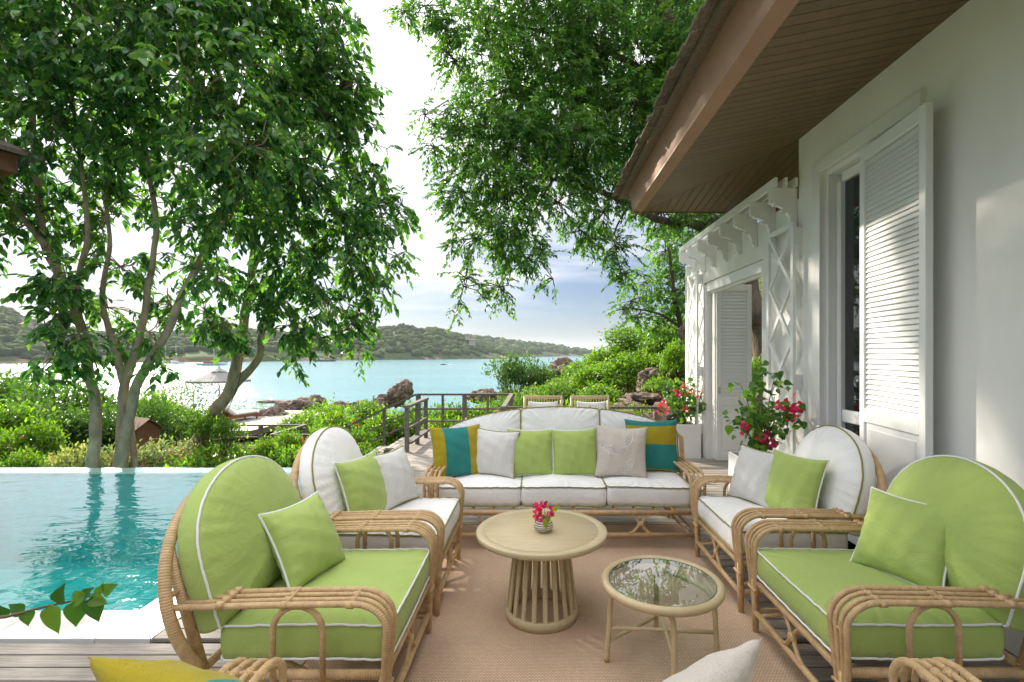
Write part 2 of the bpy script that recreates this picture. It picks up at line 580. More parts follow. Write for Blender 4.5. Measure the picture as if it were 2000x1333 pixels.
window_glass_m = glass('window_glass', (.35, .38, .38), 1.7)

# sea
m = M('sea_water', (.08, .34, .37), .16, .5)
m.p.inputs['IOR'].default_value = 1.33
v = m.coord('Object')
n1 = m.noise(m.coord('Object', (.010, .03, 1)), 1, 5)
m.color(m.ramp(n1, [(.3, (.10, .26, .30)), (.55, (.14, .32, .35)), (.75, (.18, .36, .38))]))
m.bump(m.noise(m.coord('Object', (.30, .75, 1)), 1.0, 6, .65, .3), .55, .55)
sea_m = m.m

# rocks
m = M('rock', (.25, .2, .17), .9, .2)
v = m.coord('Object')
n1 = m.noise(v, 1.6, 8, .65, .5); n2 = m.noise(v, 7, 6, .6)
c = m.ramp(n1, [(.25, (.085, .065, .055)), (.45, (.25, .185, .15)), (.6, (.36, .27, .215)), (.8, (.20, .18, .165))])
m.color(m.mix(c, m.ramp(n2, [(.35, (.55, .55, .55)), (.6, (1.1, 1.1, 1.1))]), .7, 'MULTIPLY'))
vo_ = m.node('ShaderNodeTexVoronoi'); vo_.feature = 'DISTANCE_TO_EDGE'; vo_.inputs['Scale'].default_value = 1.9
wv = m.node('ShaderNodeVectorMath', operation='ADD'); m.l.new(v, wv.inputs[0])
nv = m.node('ShaderNodeTexNoise'); nv.inputs['Scale'].default_value = 2.5; nv.inputs['Detail'].default_value = 5; m.l.new(v, nv.inputs['Vector']); m.l.new(nv.outputs['Color'], wv.inputs[1]); m.l.new(wv.outputs[0], vo_.inputs['Vector'])
ck = m.math('MINIMUM', m.math('MULTIPLY', vo_.outputs['Distance'], 7.0), 1.0)
m.bump(n1, .7, .2); m.bump(ck, .9, .10); m.bump(n2, .9, .08)
rock_m = m.m

# terrain
m = M('earth', (.12, .1, .06), .95, .1)
v = m.coord('Object')
n1 = m.noise(v, .35, 6); n2 = m.noise(v, 3, 6)
c = m.ramp(n1, [(.35, (.055, .085, .018)), (.5, (.10, .12, .03)), (.65, (.15, .115, .07))])
m.color(m.mix(c, m.ramp(n2, [(.3, (.6, .6, .6)), (.7, (1.2, 1.2, 1.2))]), .8, 'MULTIPLY'))
m.bump(n2, .6, .12)
earth_m = m.m

# hills
m = M('hill', (.1, .1, .05), .95, .1)
geo = m.node('ShaderNodeNewGeometry'); sp = m.node('ShaderNodeSeparateXYZ'); m.l.new(geo.outputs['Position'], sp.inputs[0])
n1 = m.noise(m.coord('Object'), .03, 6, .65)
rocky = m.math('SUBTRACT', m.math('MULTIPLY', n1, 30.0), m.math('ADD', sp.outputs[2], 20.0))
fac = m.node('ShaderNodeMapRange'); fac.inputs['From Min'].default_value = -1.5; fac.inputs['From Max'].default_value = 1.5
m.l.new(rocky, fac.inputs['Value'])
rk = m.ramp(m.noise(m.coord('Object'), .12, 6), [(.3, (.12, .085, .065)), (.5, (.25, .175, .13)), (.7, (.34, .25, .19))])
m.color(m.mix((.055, .085, .028), rk, fac.outputs[0]))
hill_m = m.m
m = M('forest', (.06, .11, .03), .95, .1)
c = m.ramp(m.attr('tint'), [(0, (.026, .058, .02)), (.5, (.05, .09, .026)), (1, (.10, .135, .04))])
n2 = m.noise(m.coord('Object'), .9, 5, .7)
m.color(m.mix(c, m.ramp(n2, [(.35, (.55, .55, .55)), (.65, (1.3, 1.3, 1.2))]), .8, 'MULTIPLY'))
m.bump(n2, 1.0, 1.2)
forest_m = m.m
far_m = simple('far_hill', (.10, .14, .15), .95, .1, .01)
roof_red = simple('clay_roof', (.30, .14, .10), .8, .2, 1)
build_w = simple('villa_wall', (.42, .41, .39), .8, .05, 1)
build_d = simple('villa_window', (.10, .11, .12), .4, .1, 1)  # dark blue-grey of the windows on the hill buildings
parasol_m = simple('parasol_canvas', (.24, .235, .225), .85, .05, 3)  # white canvas; its backlit shade is put into this grey base colour
redwood_m = wood('red_hardwood', (.22, .075, .035), .55, (4, 4, 4), .2, .2, .1)
box_m = simple('brown_paint', (.20, .085, .045), .6, .15, 5, .1)
box_roof_m = simple('brown_roof', (.15, .075, .045), .75, .2, 10, .3, 30)
hull_w = simple('hull_white', (.7, .7, .7), .4)
hull_d = simple('hull_dark', (.06, .07, .09), .5)
canvas_r = simple('red_canvas', (.35, .05, .07), .8)
log_m = wood('cut_log', (.30, .17, .085), .85, (3, 3, 3), .35, .4, .4)
ceramic_m = None
m = M('striped_ceramic', (.7, .66, .58), .45)
geo = m.node('ShaderNodeTexCoord'); sp = m.node('ShaderNodeSeparateXYZ'); m.l.new(geo.outputs['Object'], sp.inputs[0])
nz = m.noise(geo.outputs['Object'], 25, 2)
ph = m.math('FRACT', m.math('MULTIPLY', m.math('ADD', sp.outputs[2], m.math('MULTIPLY', nz, .006)), 88.0))
m.color(m.ramp(ph, [(0, (.10, .065, .045)), (.36, (.12, .08, .055)), (.44, (.68, .63, .55)), (1, (.72, .67, .58))]))
m.bump(ph, .4, .002)
ceramic_m = m.m

# ================================================================== TERRAIN AND SEA
SEA = -5.0
CTRL = np.array([
 (-2,0,-1),(2,0,-1),(2,8,-1),(-2,8,-1),(-10,7.5,-.9),(-6,8,-.9),(-4,9.5,-1.15),(-7,12,-1.5),(-15,8,-.8),(-25,10,-.6),(-10,0,-1),(-30,0,-.5),(12,0,-.5),
 (-20,15,-1.4),(-12,15,-1.9),(-5,14,-1.9),(-2,13,-1.6),(0,12.5,-1.1),(2,12.5,-.2),(4,12.5,.8),(6,12,2.0),(9,12,3.6),
 (-25,22,-2.6),(-15,22,-2.6),(-8,20,-2.5),(-3,20,-2.0),(0,19,-1.2),(2.5,18,.1),(5,18,1.7),(9,18,4.5),
 (-25,30,-3.5),(-12,30,-3.2),(-6,30,-3.0),(-2,30,-2.5),(2,30,-.7),(6,30,1.8),(12,30,5),
 (-25,42,-5.2),(-12,40,-4.9),(-5,40,-4.6),(0,42,-3.4),(3,42,-1.1),(8,42,2),(15,42,5),
 (-45,30,-3.5),(-45,48,-5.6),(-30,52,-7),(-12,50,-7),(-4,52,-7),(2,55,-5.5),(6,55,-1.6),(12,55,2),(22,55,6),
 (-60,75,-9),(-10,75,-9),(5,75,-9),(15,72,-6),(25,70,0),(40,60,6),(25,30,9),(20,12,7),(30,0,4),(-60,10,-.5),(-60,-10,-.5),(0,-12,-1),(30,-12,2),
 (4.2,7,-.1),(6.5,8,.9),(5,5.5,-.1),(7,4,.4),(60,20,14),(60,70,4),(40,90,-6),(-60,95,-10),(0,95,-10)], dtype=float)
def ground_z(X, Y):
    X = np.asarray(X, float); Y = np.asarray(Y, float)
    d2 = (X[..., None] - CTRL[:, 0]) ** 2 + (Y[..., None] - CTRL[:, 1]) ** 2
    w = 1.0 / (d2 + .6) ** 1.6
    return (w * CTRL[:, 2]).sum(-1) / w.sum(-1)
def gz(x, y): return float(ground_z(np.array([x]), np.array([y]))[0])

xs = np.concatenate([np.arange(-60, -22, 2.0), np.arange(-22, 14, .45), np.arange(14, 61, 2.0)])
ys = np.concatenate([np.arange(-12, 4, 1.5), np.arange(4, 34, .45), np.arange(34, 62, .8), np.arange(62, 96, 3.0)])
GX, GY = np.meshgrid(xs, ys)
GZ = ground_z(GX, GY)
nz = np.array([mnoise.fractal(Vector((x * .35, y * .35, 3.1)), .8, 2.0, 4) for x, y in zip(GX.ravel(), GY.ravel())]).reshape(GX.shape)
GZ = GZ + nz * np.clip((GY - 9) / 12, 0, 1) * .35
inpool = (GX > -8.3) & (GX < -1.9) & (GY > 2.3) & (GY < 6.95)
GZ = np.where(inpool, np.minimum(GZ, -1.9), GZ)
nx_, ny_ = len(xs), len(ys)
ii = np.arange(nx_ * ny_).reshape(ny_, nx_)
Fq = np.stack([ii[:-1, :-1], ii[:-1, 1:], ii[1:, 1:], ii[1:, :-1]], -1).reshape(-1, 4)
g = link('ground', fast_mesh('ground', np.stack([GX, GY, GZ], -1).reshape(-1, 3), Fq, earth_m, smooth=True))
tag(g, kind='structure')
mb = MB(); mb.add([(-9000, -60, SEA), (9000, -60, SEA), (9000, 14000, SEA), (-9000, 14000, SEA)], [(0, 1, 2, 3)])
tag(mb.build('sea', sea_m), kind='structure')
mb = MB(); mb.add([(-400, -300, -1.2), (400, -300, -1.2), (400, -12, -1.2), (-400, -12, -1.2)], [(0, 1, 2, 3)])
tag(mb.build('inland_ground', earth_m), kind='structure')

# ---- far island: ridge columns (px of the skyline, its height, the waterline)
def hill(name, cols, depth, seed, step=6.0):
    px = np.array([c[0] for c in cols], float)
    X0 = []; n = 150
    t = np.linspace(px[0], px[-1], n)
    top = np.interp(t, px, [c[1] for c in cols]); shore = np.interp(t, px, [c[2] for c in cols])
    Ys = (CAMZ - SEA) * F / (shore - 690)
    Yr = Ys + depth * (1 + .0 * t)
    zr = CAMZ - (top - 690) / F * Yr
    prof = [(0.0, -.12), (.0, 0.02), (.12, .2), (.3, .42), (.5, .64), (.75, .87), (1.0, 1.0), (1.5, .85), (2.2, .3), (2.6, -.15)]
    V = []
    for i in range(n):
        for (u, h) in prof:
            y = Ys[i] + (Yr[i] - Ys[i]) * u
            k = Ys[i] / 960 if u == 0 else y / F
            x = (t[i] - 1050) / F * y
            nn = mnoise.fractal(Vector((x * .02, y * .02, seed)), .9, 2, 4)
            z = SEA + (zr[i] - SEA) * h + nn * 2.2 * (1 if 0 < u < 1 else .3)
            V.append((x, y + nn * 6 * (1 if u < .2 else 0), z))
    V = np.array(V); k = len(prof)
    ii = np.arange(n * k).reshape(n, k)
    Fq = np.stack([ii[:-1, :-1], ii[1:, :-1], ii[1:, 1:], ii[:-1, 1:]], -1).reshape(-1, 4)
    o = link(name, fast_mesh(name, V, Fq, hill_m, smooth=True))
    tag(o, kind='structure')
    return V.reshape(n, k, 3)

ICO_V = None
def ico(sub):
    bm = bmesh.new(); bmesh.ops.create_icosphere(bm, subdivisions=sub, radius=1.0)
    v = np.array([x.co[:] for x in bm.verts]); f = np.array([[q.index for q in p.verts] for p in bm.faces]); bm.free()
    return v, f
def forest(name, G, n, rmin, rmax, lo, seed):
    r = np.random.default_rng(seed)
    v, f = ico(2)
    # three lumpy crowns, reused
    forms = []
    for k in range(5):
        d = np.array([1 + .42 * mnoise.fractal(Vector(p * 1.9) + Vector((k * 7.1, 0, 0)), .7, 2.1, 3) for p in v])
        q = v * d[:, None]; q[:, 2] *= .85
        forms.append(q)
    nI, nJ = G.shape[:2]
    Vs, Ts = [], []
    i = r.integers(0, nI - 1, n); j = r.choice([1, 2, 3, 4, 5, 5, 6], n)
    a, b = r.random(n), r.random(n)
    P = (G[i, j] * ((1 - a) * (1 - b))[:, None] + G[i + 1, j] * (a * (1 - b))[:, None] + G[i, np.minimum(j + 1, nJ - 1)] * ((1 - a) * b)[:, None] + G[i + 1, np.minimum(j + 1, nJ - 1)] * (a * b)[:, None])
    nzv = np.array([mnoise.fractal(Vector((p[0] * .03, p[1] * .03, 9.0)), .8, 2, 4) for p in P])
    keep = (P[:, 2] - SEA) > lo * (1 + 1.3 * nzv)
    P = P[keep]; m_ = len(P)
    S = rmin + (rmax - rmin) * r.random(m_) ** 1.6
    T = np.clip(r.random(m_) * .75 + .25 * (nzv[keep] + .5), 0, 1)
    for q in range(m_):
        w = forms[q % 5]; c, s = math.cos(q * 2.4), math.sin(q * 2.4)
        ww = np.stack([w[:, 0] * c - w[:, 1] * s, w[:, 0] * s + w[:, 1] * c, w[:, 2]], -1) * S[q]
        Vs.append(ww + P[q] + (0, 0, S[q] * .25)); Ts.append(np.full(len(v), T[q]))
    Vs = np.concatenate(Vs); Ts = np.concatenate(Ts)
    Fs = (f[None] + (np.arange(m_) * len(v))[:, None, None]).reshape(-1, 3)
    o = link(name, fast_mesh(name, Vs, Fs, forest_m, {'tint': Ts}))
    tag(o, kind='stuff')
    return o

G1 = hill('hill', [(-260, 600, 716), (-100, 596, 714), (0, 606, 711), (80, 640, 710), (150, 652, 710), (230, 662, 709), (320, 660, 709), (400, 648, 708), (500, 650, 707), (560, 655, 706), (640, 664, 704.5), (700, 655, 704), (750, 643, 703.5), (790, 639, 703), (820, 648, 703), (850, 646, 702.5), (900, 657, 702), (940, 672, 701.5), (975, 688, 701), (1003, 699, 700.6)], 150, 2.0)
G2 = hill('hill', [(880, 664, 698.2), (930, 663, 698), (1000, 671, 697.6), (1060, 678, 697.2), (1120, 685, 696.6), (1170, 692, 696.2), (1188, 695, 696)], 260, 5.0)
forest('hill_forest', G1, 4200, 2.0, 5.4, 5.5, 3)
forest('hill_forest', G2, 900, 4.0, 10.0, 6.0, 4)
mb = MB()
far = [W(1130, 692, 5200), W(1165, 690, 5200), W(1195, 685.5, 5200), W(1215, 687, 5200), W(1260, 684, 5200), W(1320, 688, 5200), W(1400, 692, 5200)]
vs = []
for p in far: vs += [Vector((p.x, p.y, SEA - 2)), p, Vector((p.x, p.y + 900, SEA - 2))]
fs = []
for i in range(len(far) - 1):
    a = i * 3; fs += [(a, a + 3, a + 4, a + 1), (a + 1, a + 4, a + 5, a + 2)]
mb.add(vs, fs, True)
tag(mb.build('far_hill', far_m), kind='structure')

# ================================================================== DECK
deck = MB()
# joists under the boards
for x in np.arange(-6.9, 3.2, .6):
    deck.box((x, 1.35, -.10), (.05, 2.55, .12))
for x in np.arange(-2.0, 2.4, .6):
    deck.box((x, 5.1, -.10), (.05, 4.9, .12))
for x in np.arange(-2.25, -.5, .45):
    deck.box((x, 8.85, -.10), (.05, 2.45, .12))
deck_o = deck.build('deck', rail_m)
tag(deck_o, kind='structure')
PITCH = .1013
def plank_mesh(L):
    return MB().box((0, 0, -.0125), (L, PITCH - .010, .025), .003).mesh('plank', deck_m)
plank_cache = {}
def plank(x0, x1, y, parent=deck_o, z=0.0):
    L = round(x1 - x0, 2)
    if L not in plank_cache: plank_cache[L] = plank_mesh(L)
    o = link('plank', plank_cache[L], parent)
    o.location = ((x0 + x1) / 2, y, z + random.uniform(-.0012, .0012))
    return o
y = .35
while y < 10.15:
    if y < 2.62:
        k = random.choice((0, .6, 1.2))
        ends = [-7.0, -4.6 + k, -1.4 + k, 1.2 + k * .5, 3.2]
    elif y < 7.6:
        k = random.choice((0, .5, .9))
        ends = [-2.095, -.2 + k, 2.44] if y < 4.5 else [-2.095, .1 + k, 3.2]
    else:
        ends = [-2.3, -.5]
    if 2.62 <= y < 2.667 + .05: y = 2.667 + PITCH / 2
    for a, b in zip(ends[:-1], ends[1:]):
        plank(a + .0015, b - .0015, y)
    y += PITCH
# fascia board round the deck edge
e = MB(); e.bar((-2.32, 6.95, -.11), (-2.32, 10.15, -.11), .03, .22); e.bar((-2.3, 10.17, -.11), (-.48, 10.17, -.11), .03, .22)
e.bar((-.48, 7.66, -.11), (2.44, 7.66, -.11), .03, .22)
e.build('edge_board', rail_m, deck_o)

# ================================================================== POOL
pool = MB()
PX0, PX1, PY0, PY1 = -7.6, -2.40, 2.96, 6.62
pool.box(((PX0 + PX1) / 2, (PY0 + PY1) / 2, -1.36), (PX1 - PX0 + .3, PY1 - PY0 + .3, .2))
pool.box(((PX0 + PX1) / 2, PY0 - .1, -.68), (PX1 - PX0 + .3, .2, 1.2))
pool.box((PX1 + .1, (PY0 + PY1) / 2, -.68), (.2, PY1 - PY0, 1.2))
pool.box((PX0 - .1, (PY0 + PY1) / 2, -.68), (.2, PY1 - PY0, 1.2))
pool.box(((PX0 + PX1) / 2, PY1 + .1, -.72), (PX1 - PX0 + .6, .2, 1.28))
# ledge inside the right edge
pool.box((PX1 - .2, (PY0 + PY1) / 2, -.95), (.4, PY1 - PY0 - .01, .7))
pool_o = pool.build('pool_basin', grout_m); tag(pool_o, kind='structure')
tl = .262
tme = MB().box((0, 0, 0), (tl - .012, tl - .012, .012), .002).mesh('tile', tile_m)
nxt = int((PX1 - .42 - PX0) / tl); nyt = int((PY1 - PY0) / tl)
cnt = 0
for j in range(nyt):
    for i in range(nxt):
        if cnt >= 300: break
        o = link('tile', tme, pool_o); o.location = (PX1 - .42 - (i + .5) * tl, PY0 + (j + .5) * tl, -1.254); cnt += 1
lip = MB(); lip.box(((PX0 + PX1) / 2, PY1 + .09, -.062), (PX1 - PX0 + .6, .24, .03), .004)
lip.build('overflow_lip', marble_m, pool_o)
water_o = MB()
nx2, ny2 = 2, 2
water_o.add([(PX0, PY0, -.035), (PX1, PY0, -.035), (PX1, PY1 + .21, -.035), (PX0, PY1 + .21, -.035)], [(0, 1, 2, 3)])
tag(water_o.build('pool_water', pool_water_m), kind='structure')
cop = MB(); cop.box((-4.85, 2.81, -.075), (5.5, .26, .05)); cop.box((-2.25, 4.8, -.075), (.26, 3.6, .05))
cop_o = cop.build('pool_coping', grout_m); tag(cop_o, kind='structure')
def slab(poly):
    b = MB(); b.prism([(x, y, -.045) for x, y in poly], (0, 0, .045))
    return b.build('slab', marble_m, cop_o)
g_ = .002
slab([(-2.403, 2.667), (-2.104, 2.667), (-2.395, 2.955)])
edges = [-2.406, -3.0, -3.72, -4.45, -5.2, -5.95, -6.7, -7.6]
for a, b in zip(edges[:-1], edges[1:]):
    slab([(b + g_, 2.667), (a - g_, 2.667), (a - g_ + (.005 if a > -2.5 else 0), 2.96), (b + g_, 2.96)])
ye = [2.96, 3.6, 4.35, 5.1, 5.85, 6.83]
slab([(-2.1, 2.670), (-2.1, 2.957), (-2.392, 2.958)])
for a, b in zip(ye[:-1], ye[1:]):
    slab([(-2.4, a + g_), (-2.1, a + g_), (-2.1, b - g_), (-2.4, b - g_)])

# ================================================================== HOUSE
XW, YC = 2.45, 4.61                       # wall plane, its far corner
EX, EY = 1.30, 6.18                       # eave corner
HS = CAMZ + 1.77                          # soffit at the eave
HW = CAMZ + 2.00                          # soffit at the wall
house = thing('house', 'white plastered villa with brown timber eaves and a louvred shutter beside the seating', 'house', (XW, YC, 0))
def hb(mb, name, mats, parent=None):
    return mb.build(name, mats, parent or house, world=(parent is None or parent is house))
# wall with the window opening  (Y 2.95..4.2, z 0..3.12)
wy0, wy1, wz1 = 3.10, 4.21, 3.10
wm = MB()
T = .22
wm.box((XW + T / 2, (wy1 + YC) / 2, HW / 2), (T, YC - wy1, HW))
wm.box((XW + T / 2, (-3 + wy0) / 2, HW / 2), (T, wy0 + 3, HW))
wm.box((XW + T / 2, (wy0 + wy1) / 2, (wz1 + HW) / 2), (T, wy1 - wy0, HW - wz1))
wm.box((XW + 2.2, YC - T / 2 - .001, HW / 2), (4.4 - T * 2, T, HW))       # return wall
wm.box((XW + 4.4, 1, HW / 2), (T, 7.0, HW))
wm.box((XW + 2.2, -3.0, HW / 2), (4.4, T, HW))
hb(wm, 'wall', plaster)
fl = MB(); fl.box((XW + 2.3, .8, -.05), (4.0, 7.2, .06)); hb(fl, 'floor', deck_m)
# window: casing, reveal, frame, panes, blind
win = MB()
win.box((XW - .016, wy1 + .055, wz1 / 2 + .05), (.045, .115, wz1 + .1), .004)
win.box((XW - .016, (wy0 + wy1) / 2, wz1 + .055), (.044, wy1 - wy0 + .0, .11), .004)
win.box((XW + .10, wy1 - .02, wz1 / 2), (.16, .036, wz1))
win.box((XW + .10, (wy0 + wy1 - .04) / 2, wz1 - .02), (.16, wy1 - wy0 - .04, .04))
wino = hb(win, 'window', white_paint)
fr = MB()
fx = XW + .11
fr.box((fx, wy1 - .075, 1.5), (.06, .055, 2.98), .006)
fr.box((fx, wy1 - 1.12, 1.5), (.06, .075, 2.98), .006)
fr.box((fx, wy1 - .60, 3.015), (.06, .96, .08), .006)
fr.box((fx, wy1 - .60, 1.03), (.06, .96, .10), .006)
fr.box((fx, wy1 - .60, .06), (.06, .96, .08), .006)
hb(fr, 'frame', white_paint, wino)
for z0, z1 in ((1.08, 2.975), (.10, .98)):
    p = MB(); p.box((fx + .004, wy1 - .60, (z0 + z1) / 2), (.008, .96, z1 - z0))
    hb(p, 'pane', window_glass_m, wino)
bl = MB()
for z in np.arange(.15, 2.75, .045):
    bl.box((fx + .12, wy1 - .60, z), (.03, 1.0, .003), 0, Matrix.Rotation(R(40), 3, 'Y'))
o = hb(bl, 'blind', simple('grey_blind', (.30, .31, .30), .6), wino); tag(o, kind='stuff')

# louvred shutter: hinged at its far edge, a little ajar
def louvre(w, h, z0, pitch, n_panel, parent, slat_name='slat', rail_z=None, edge_t=.045, panel=True, rz=0.0):
    """a louvred leaf in the local x-z plane, x from 0 to w, at z0..z0+h; returns frame part; slats are its children"""
    st = .062
    f = MB()
    f.box((st / 2, 0, z0 + h / 2), (st, edge_t, h), .004)
    f.box((w - st / 2, 0, z0 + h / 2), (st, edge_t, h), .004)
    f.box((w / 2, 0, z0 + h - .045), (w - 2 * st, edge_t - .004, .09), .003)
    f.box((w / 2, 0, z0 + .05), (w - 2 * st, edge_t - .004, .10), .003)
    f.box((w / 2, 0, rail_z), (w - 2 * st, edge_t - .004, .10), .003)
    fo = f.build('frame', white_paint, parent)
    pn = MB()
    ph = rail_z - .05 - (z0 + .10)
    pn.box((w / 2, 0, z0 + .10 + ph / 2), (w - 2 * st, .016, ph))
    pn.box((w / 2, 0, z0 + .10 + ph / 2), (w - 2 * st - .07, .030, ph - .07), .012)
    pn.build('panel', white_paint, parent)
    sl = MB().box((0, 0, 0), (w - 2 * st, pitch * 1.38, .0075), .002, Matrix.Rotation(R(66), 3, 'X')).mesh(slat_name, white_paint)
    z = rail_z + .05 + pitch / 2
    while z < z0 + h - .09:
        o = link(slat_name, sl, parent); o.location = (w / 2, 0, z); z += pitch
    return fo
sh = bpy.data.objects.new('shutter', None); COL.objects.link(sh); sh.parent = house
ang = math.atan2(-1, -.111)
sh.location = (2.40 - XW, 3.63 - YC, 0); sh.rotation_euler = (0, 0, ang)
louvre(.725, 2.97, .07, .0365, 0, sh, rail_z=1.10)
for z in (.4, 1.6, 2.7):
    hg = MB(); hg.tube([(XW - .035, 3.66, z - .05), (XW - .035, 3.66, z + .05)], .008); hb(hg, 'hinge', white_paint)

# soffit boards
YB = -2.5
def sof_main(x): return HS + (HW - HS) * (x - EX) / (XW - EX)
def mitre_y(x): return EY + (YC - EY) * (x - EX) / (XW - EX)
def mitre_x(y): return EX + (XW - EX) * (y - EY) / (YC - EY)
sof = MB()
sof.add([(EX, YB, HS + .03), (XW + .05, YB, HW + .04), (XW + .05, YC, HW + .04), (EX, EY, HS + .03), (XW + 2.5, YC, HW + .04), (XW + 2.5, EY, HS + .03)], [(0, 1, 2, 3), (3, 2, 4, 5)])
sof_o = hb(sof, 'soffit', soffit_m)
SINV = Matrix.Translation(-Vector((XW, YC, 0)))
BP = .0915; GAP = .007; TH = .014
y = EY - .02
while y > -2.2:
    y0, y1 = y - BP + GAP, y
    pts = []
    for yy in (y0, y1):
        xm = mitre_x(yy) if yy > YC else XW + .03
        pts.append((yy, xm))
    poly = [(EX + .012, y0), (pts[0][1] - .004, y0), (pts[1][1] - .004, y1), (EX + .012, y1)]
    if poly[2][0] > poly[3][0] + .01 or poly[1][0] > poly[0][0] + .02:
        poly[2] = (max(poly[2][0], poly[3][0] + .001), y1)
        b = MB(); b.prism([(px_, py_, sof_main(px_)) for px_, py_ in poly], (0, 0, TH))
        o = b.build('soffit_board', soffit_m, sof_o)
    y -= BP
x = EX + .02
while x < 3.6:
    x0, x1 = x, x + BP - GAP
    def ymn(xx): return mitre_y(xx) + .004 if xx < XW else YC + .01
    def zh(yy): return HS + (HW - HS) * (EY - yy) / (EY - YC)
    poly = [(x0, EY - .012), (x0, min(ymn(x0), EY - .014)), (x1, min(ymn(x1), EY - .014)), (x1, EY - .012)]
    b = MB(); b.prism([(px_, py_, zh(py_)) for px_, py_ in poly], (0, 0, TH))
    o = b.build('soffit_board', soffit_m, sof_o)
    x += BP
# fascia: face board, lower lip, and the same round the hip end
fz0 = HS - .012
fa = MB()
fa.prism([(EX - .085, YB, fz0 + .035), (EX - .065, YB, fz0 + .035), (EX - .115, YB, fz0 + .30), (EX - .135, YB, fz0 + .30)], (0, EY + .10 - YB, 0))
hb(fa, 'fascia_board', fascia_m)
fa = MB()
fa.prism([(EX - .092, YB, fz0 + .03), (EX + .005, YB, fz0 + .0), (EX + .010, YB, fz0 + .022), (EX - .088, YB, fz0 + .055)], (0, EY + .09 - YB, 0))
hb(fa, 'fascia_trim', fascia_m)
fa = MB()
fa.prism([(EX - .08, EY + .085, fz0 + .035), (EX - .08, EY + .065, fz0 + .035), (EX - .08, EY + .115, fz0 + .30), (EX - .08, EY + .135, fz0 + .30)], (4.6, 0, 0))
hb(fa, 'fascia_board', fascia_m)
fa = MB()
fa.prism([(EX - .08, EY + .092, fz0 + .028), (EX - .08, EY - .010, fz0 - .002), (EX - .08, EY - .014, fz0 + .020), (EX - .08, EY + .088, fz0 + .053)], (4.6, 0, 0))
hb(fa, 'fascia_trim', soffit_m)
# roof slab and its shingle edge
RE = EX - .235; RZ = HS + .245; slope = .42
rf = MB()
REY = EY + .24
rt = 2.6
V_ = [(RE, YB, RZ), (RE, REY, RZ), (RE + rt, REY - rt, RZ + rt * slope), (RE + rt, YB, RZ + rt * slope), (RE + rt + 3.2, REY - rt, RZ + rt * slope), (RE + rt + 3.2, REY, RZ), (RE + rt + 3.2, YB, RZ + rt * slope)]
V2 = [(a, b, c + .05) for a, b, c in V_]
rf.add(V_ + V2, [(0, 3, 2, 1), (1, 2, 4, 5), (3, 6, 4, 2), (7, 8, 9, 10), (8, 12, 11, 9), (10, 9, 11, 13), (0, 1, 8, 7), (1, 5, 12, 8)])
roof_o = hb(rf, 'roof', shingle_m)
nsh = 0
def shingle(c, rot, w, L, t):
    global nsh
    b = MB(); b.box((0, 0, 0), (w, L, t), .002)
    o = b.build('shingle', shingle_m, roof_o)
    o.matrix_basis = Matrix.Translation(c) @ rot.to_4x4()
    nsh += 1
rr_ = random.Random(3)
for row in range(2):
    y = REY + .02
    while y > 1.6 and nsh < 170:
        w = rr_.uniform(.09, .16)
        tilt = Matrix.Rotation(-math.atan(slope) + rr_.uniform(-.05, .05) + .10, 3, 'Y') @ Matrix.Rotation(R(90) + rr_.uniform(-.04, .04), 3, 'Z')
        shingle((RE + .10 + row * .16 - .03 + rr_.uniform(-.02, .012), y - w / 2, RZ + .055 + row * .075 + .03 + rr_.uniform(-.006, .008)), tilt, w - .006, .34, .016)
        y -= w
for row in range(1):
    x = RE
    while x < 4.0 and nsh < 230:
        w = rr_.uniform(.09, .16)
        tilt = Matrix.Rotation(-math.atan(slope) + .10, 3, 'X')
        shingle((x + w / 2, REY - .08 + rr_.uniform(-.012, .02), RZ + .075 + rr_.uniform(-.006, .008)), tilt, w - .006, .34, .016)
        x += w

# ================================================================== GARDEN WALL WITH GATE, BRACKETS AND TRELLIS
gw = thing('garden_wall', 'white garden wall with bracketed pergola, trellis panels and open gateway', 'garden wall', (XW, 6.2, 0))
GINV = Matrix.Translation(-Vector((XW, 6.2, 0)))
def gb(mb, name, mats, parent=None, world=True):
    o = mb.build(name, mats, parent or gw)
    if world: o.matrix_parent_inverse = GINV
    return o
oy0, oy1, oz = 5.36, 7.26, 2.58
wt = MB()
wt.box((XW + .101, (YC + oy0) / 2 + .001, 1.5), (.2, oy0 - YC - .004, 3.0))
wt.box((XW + .101, (oy1 + 8.15) / 2, 1.5), (.2, 8.15 - oy1, 3.0))
wt.box((XW + .101, (oy0 + oy1) / 2, (oz + 3.0) / 2), (.2, oy1 - oy0, 3.0 - oz))
gb(wt, 'wall', plaster)
ft = MB()
ft.box((XW + .09, oy1 - .03, 1.28), (.14, .055, 2.56), .004)
ft.box((XW + .09, oy0 + .03, 1.28), (.14, .055, 2.56), .004)
ft.box((XW + .09, (oy0 + oy1) / 2, 2.51), (.13, oy1 - oy0 - .115, .13), .004)
ft.box((XW + .09, (oy0 + oy1) / 2, 2.43), (.05, oy1 - oy0 - .115, .03))
gb(ft, 'gate_frame', white_paint)
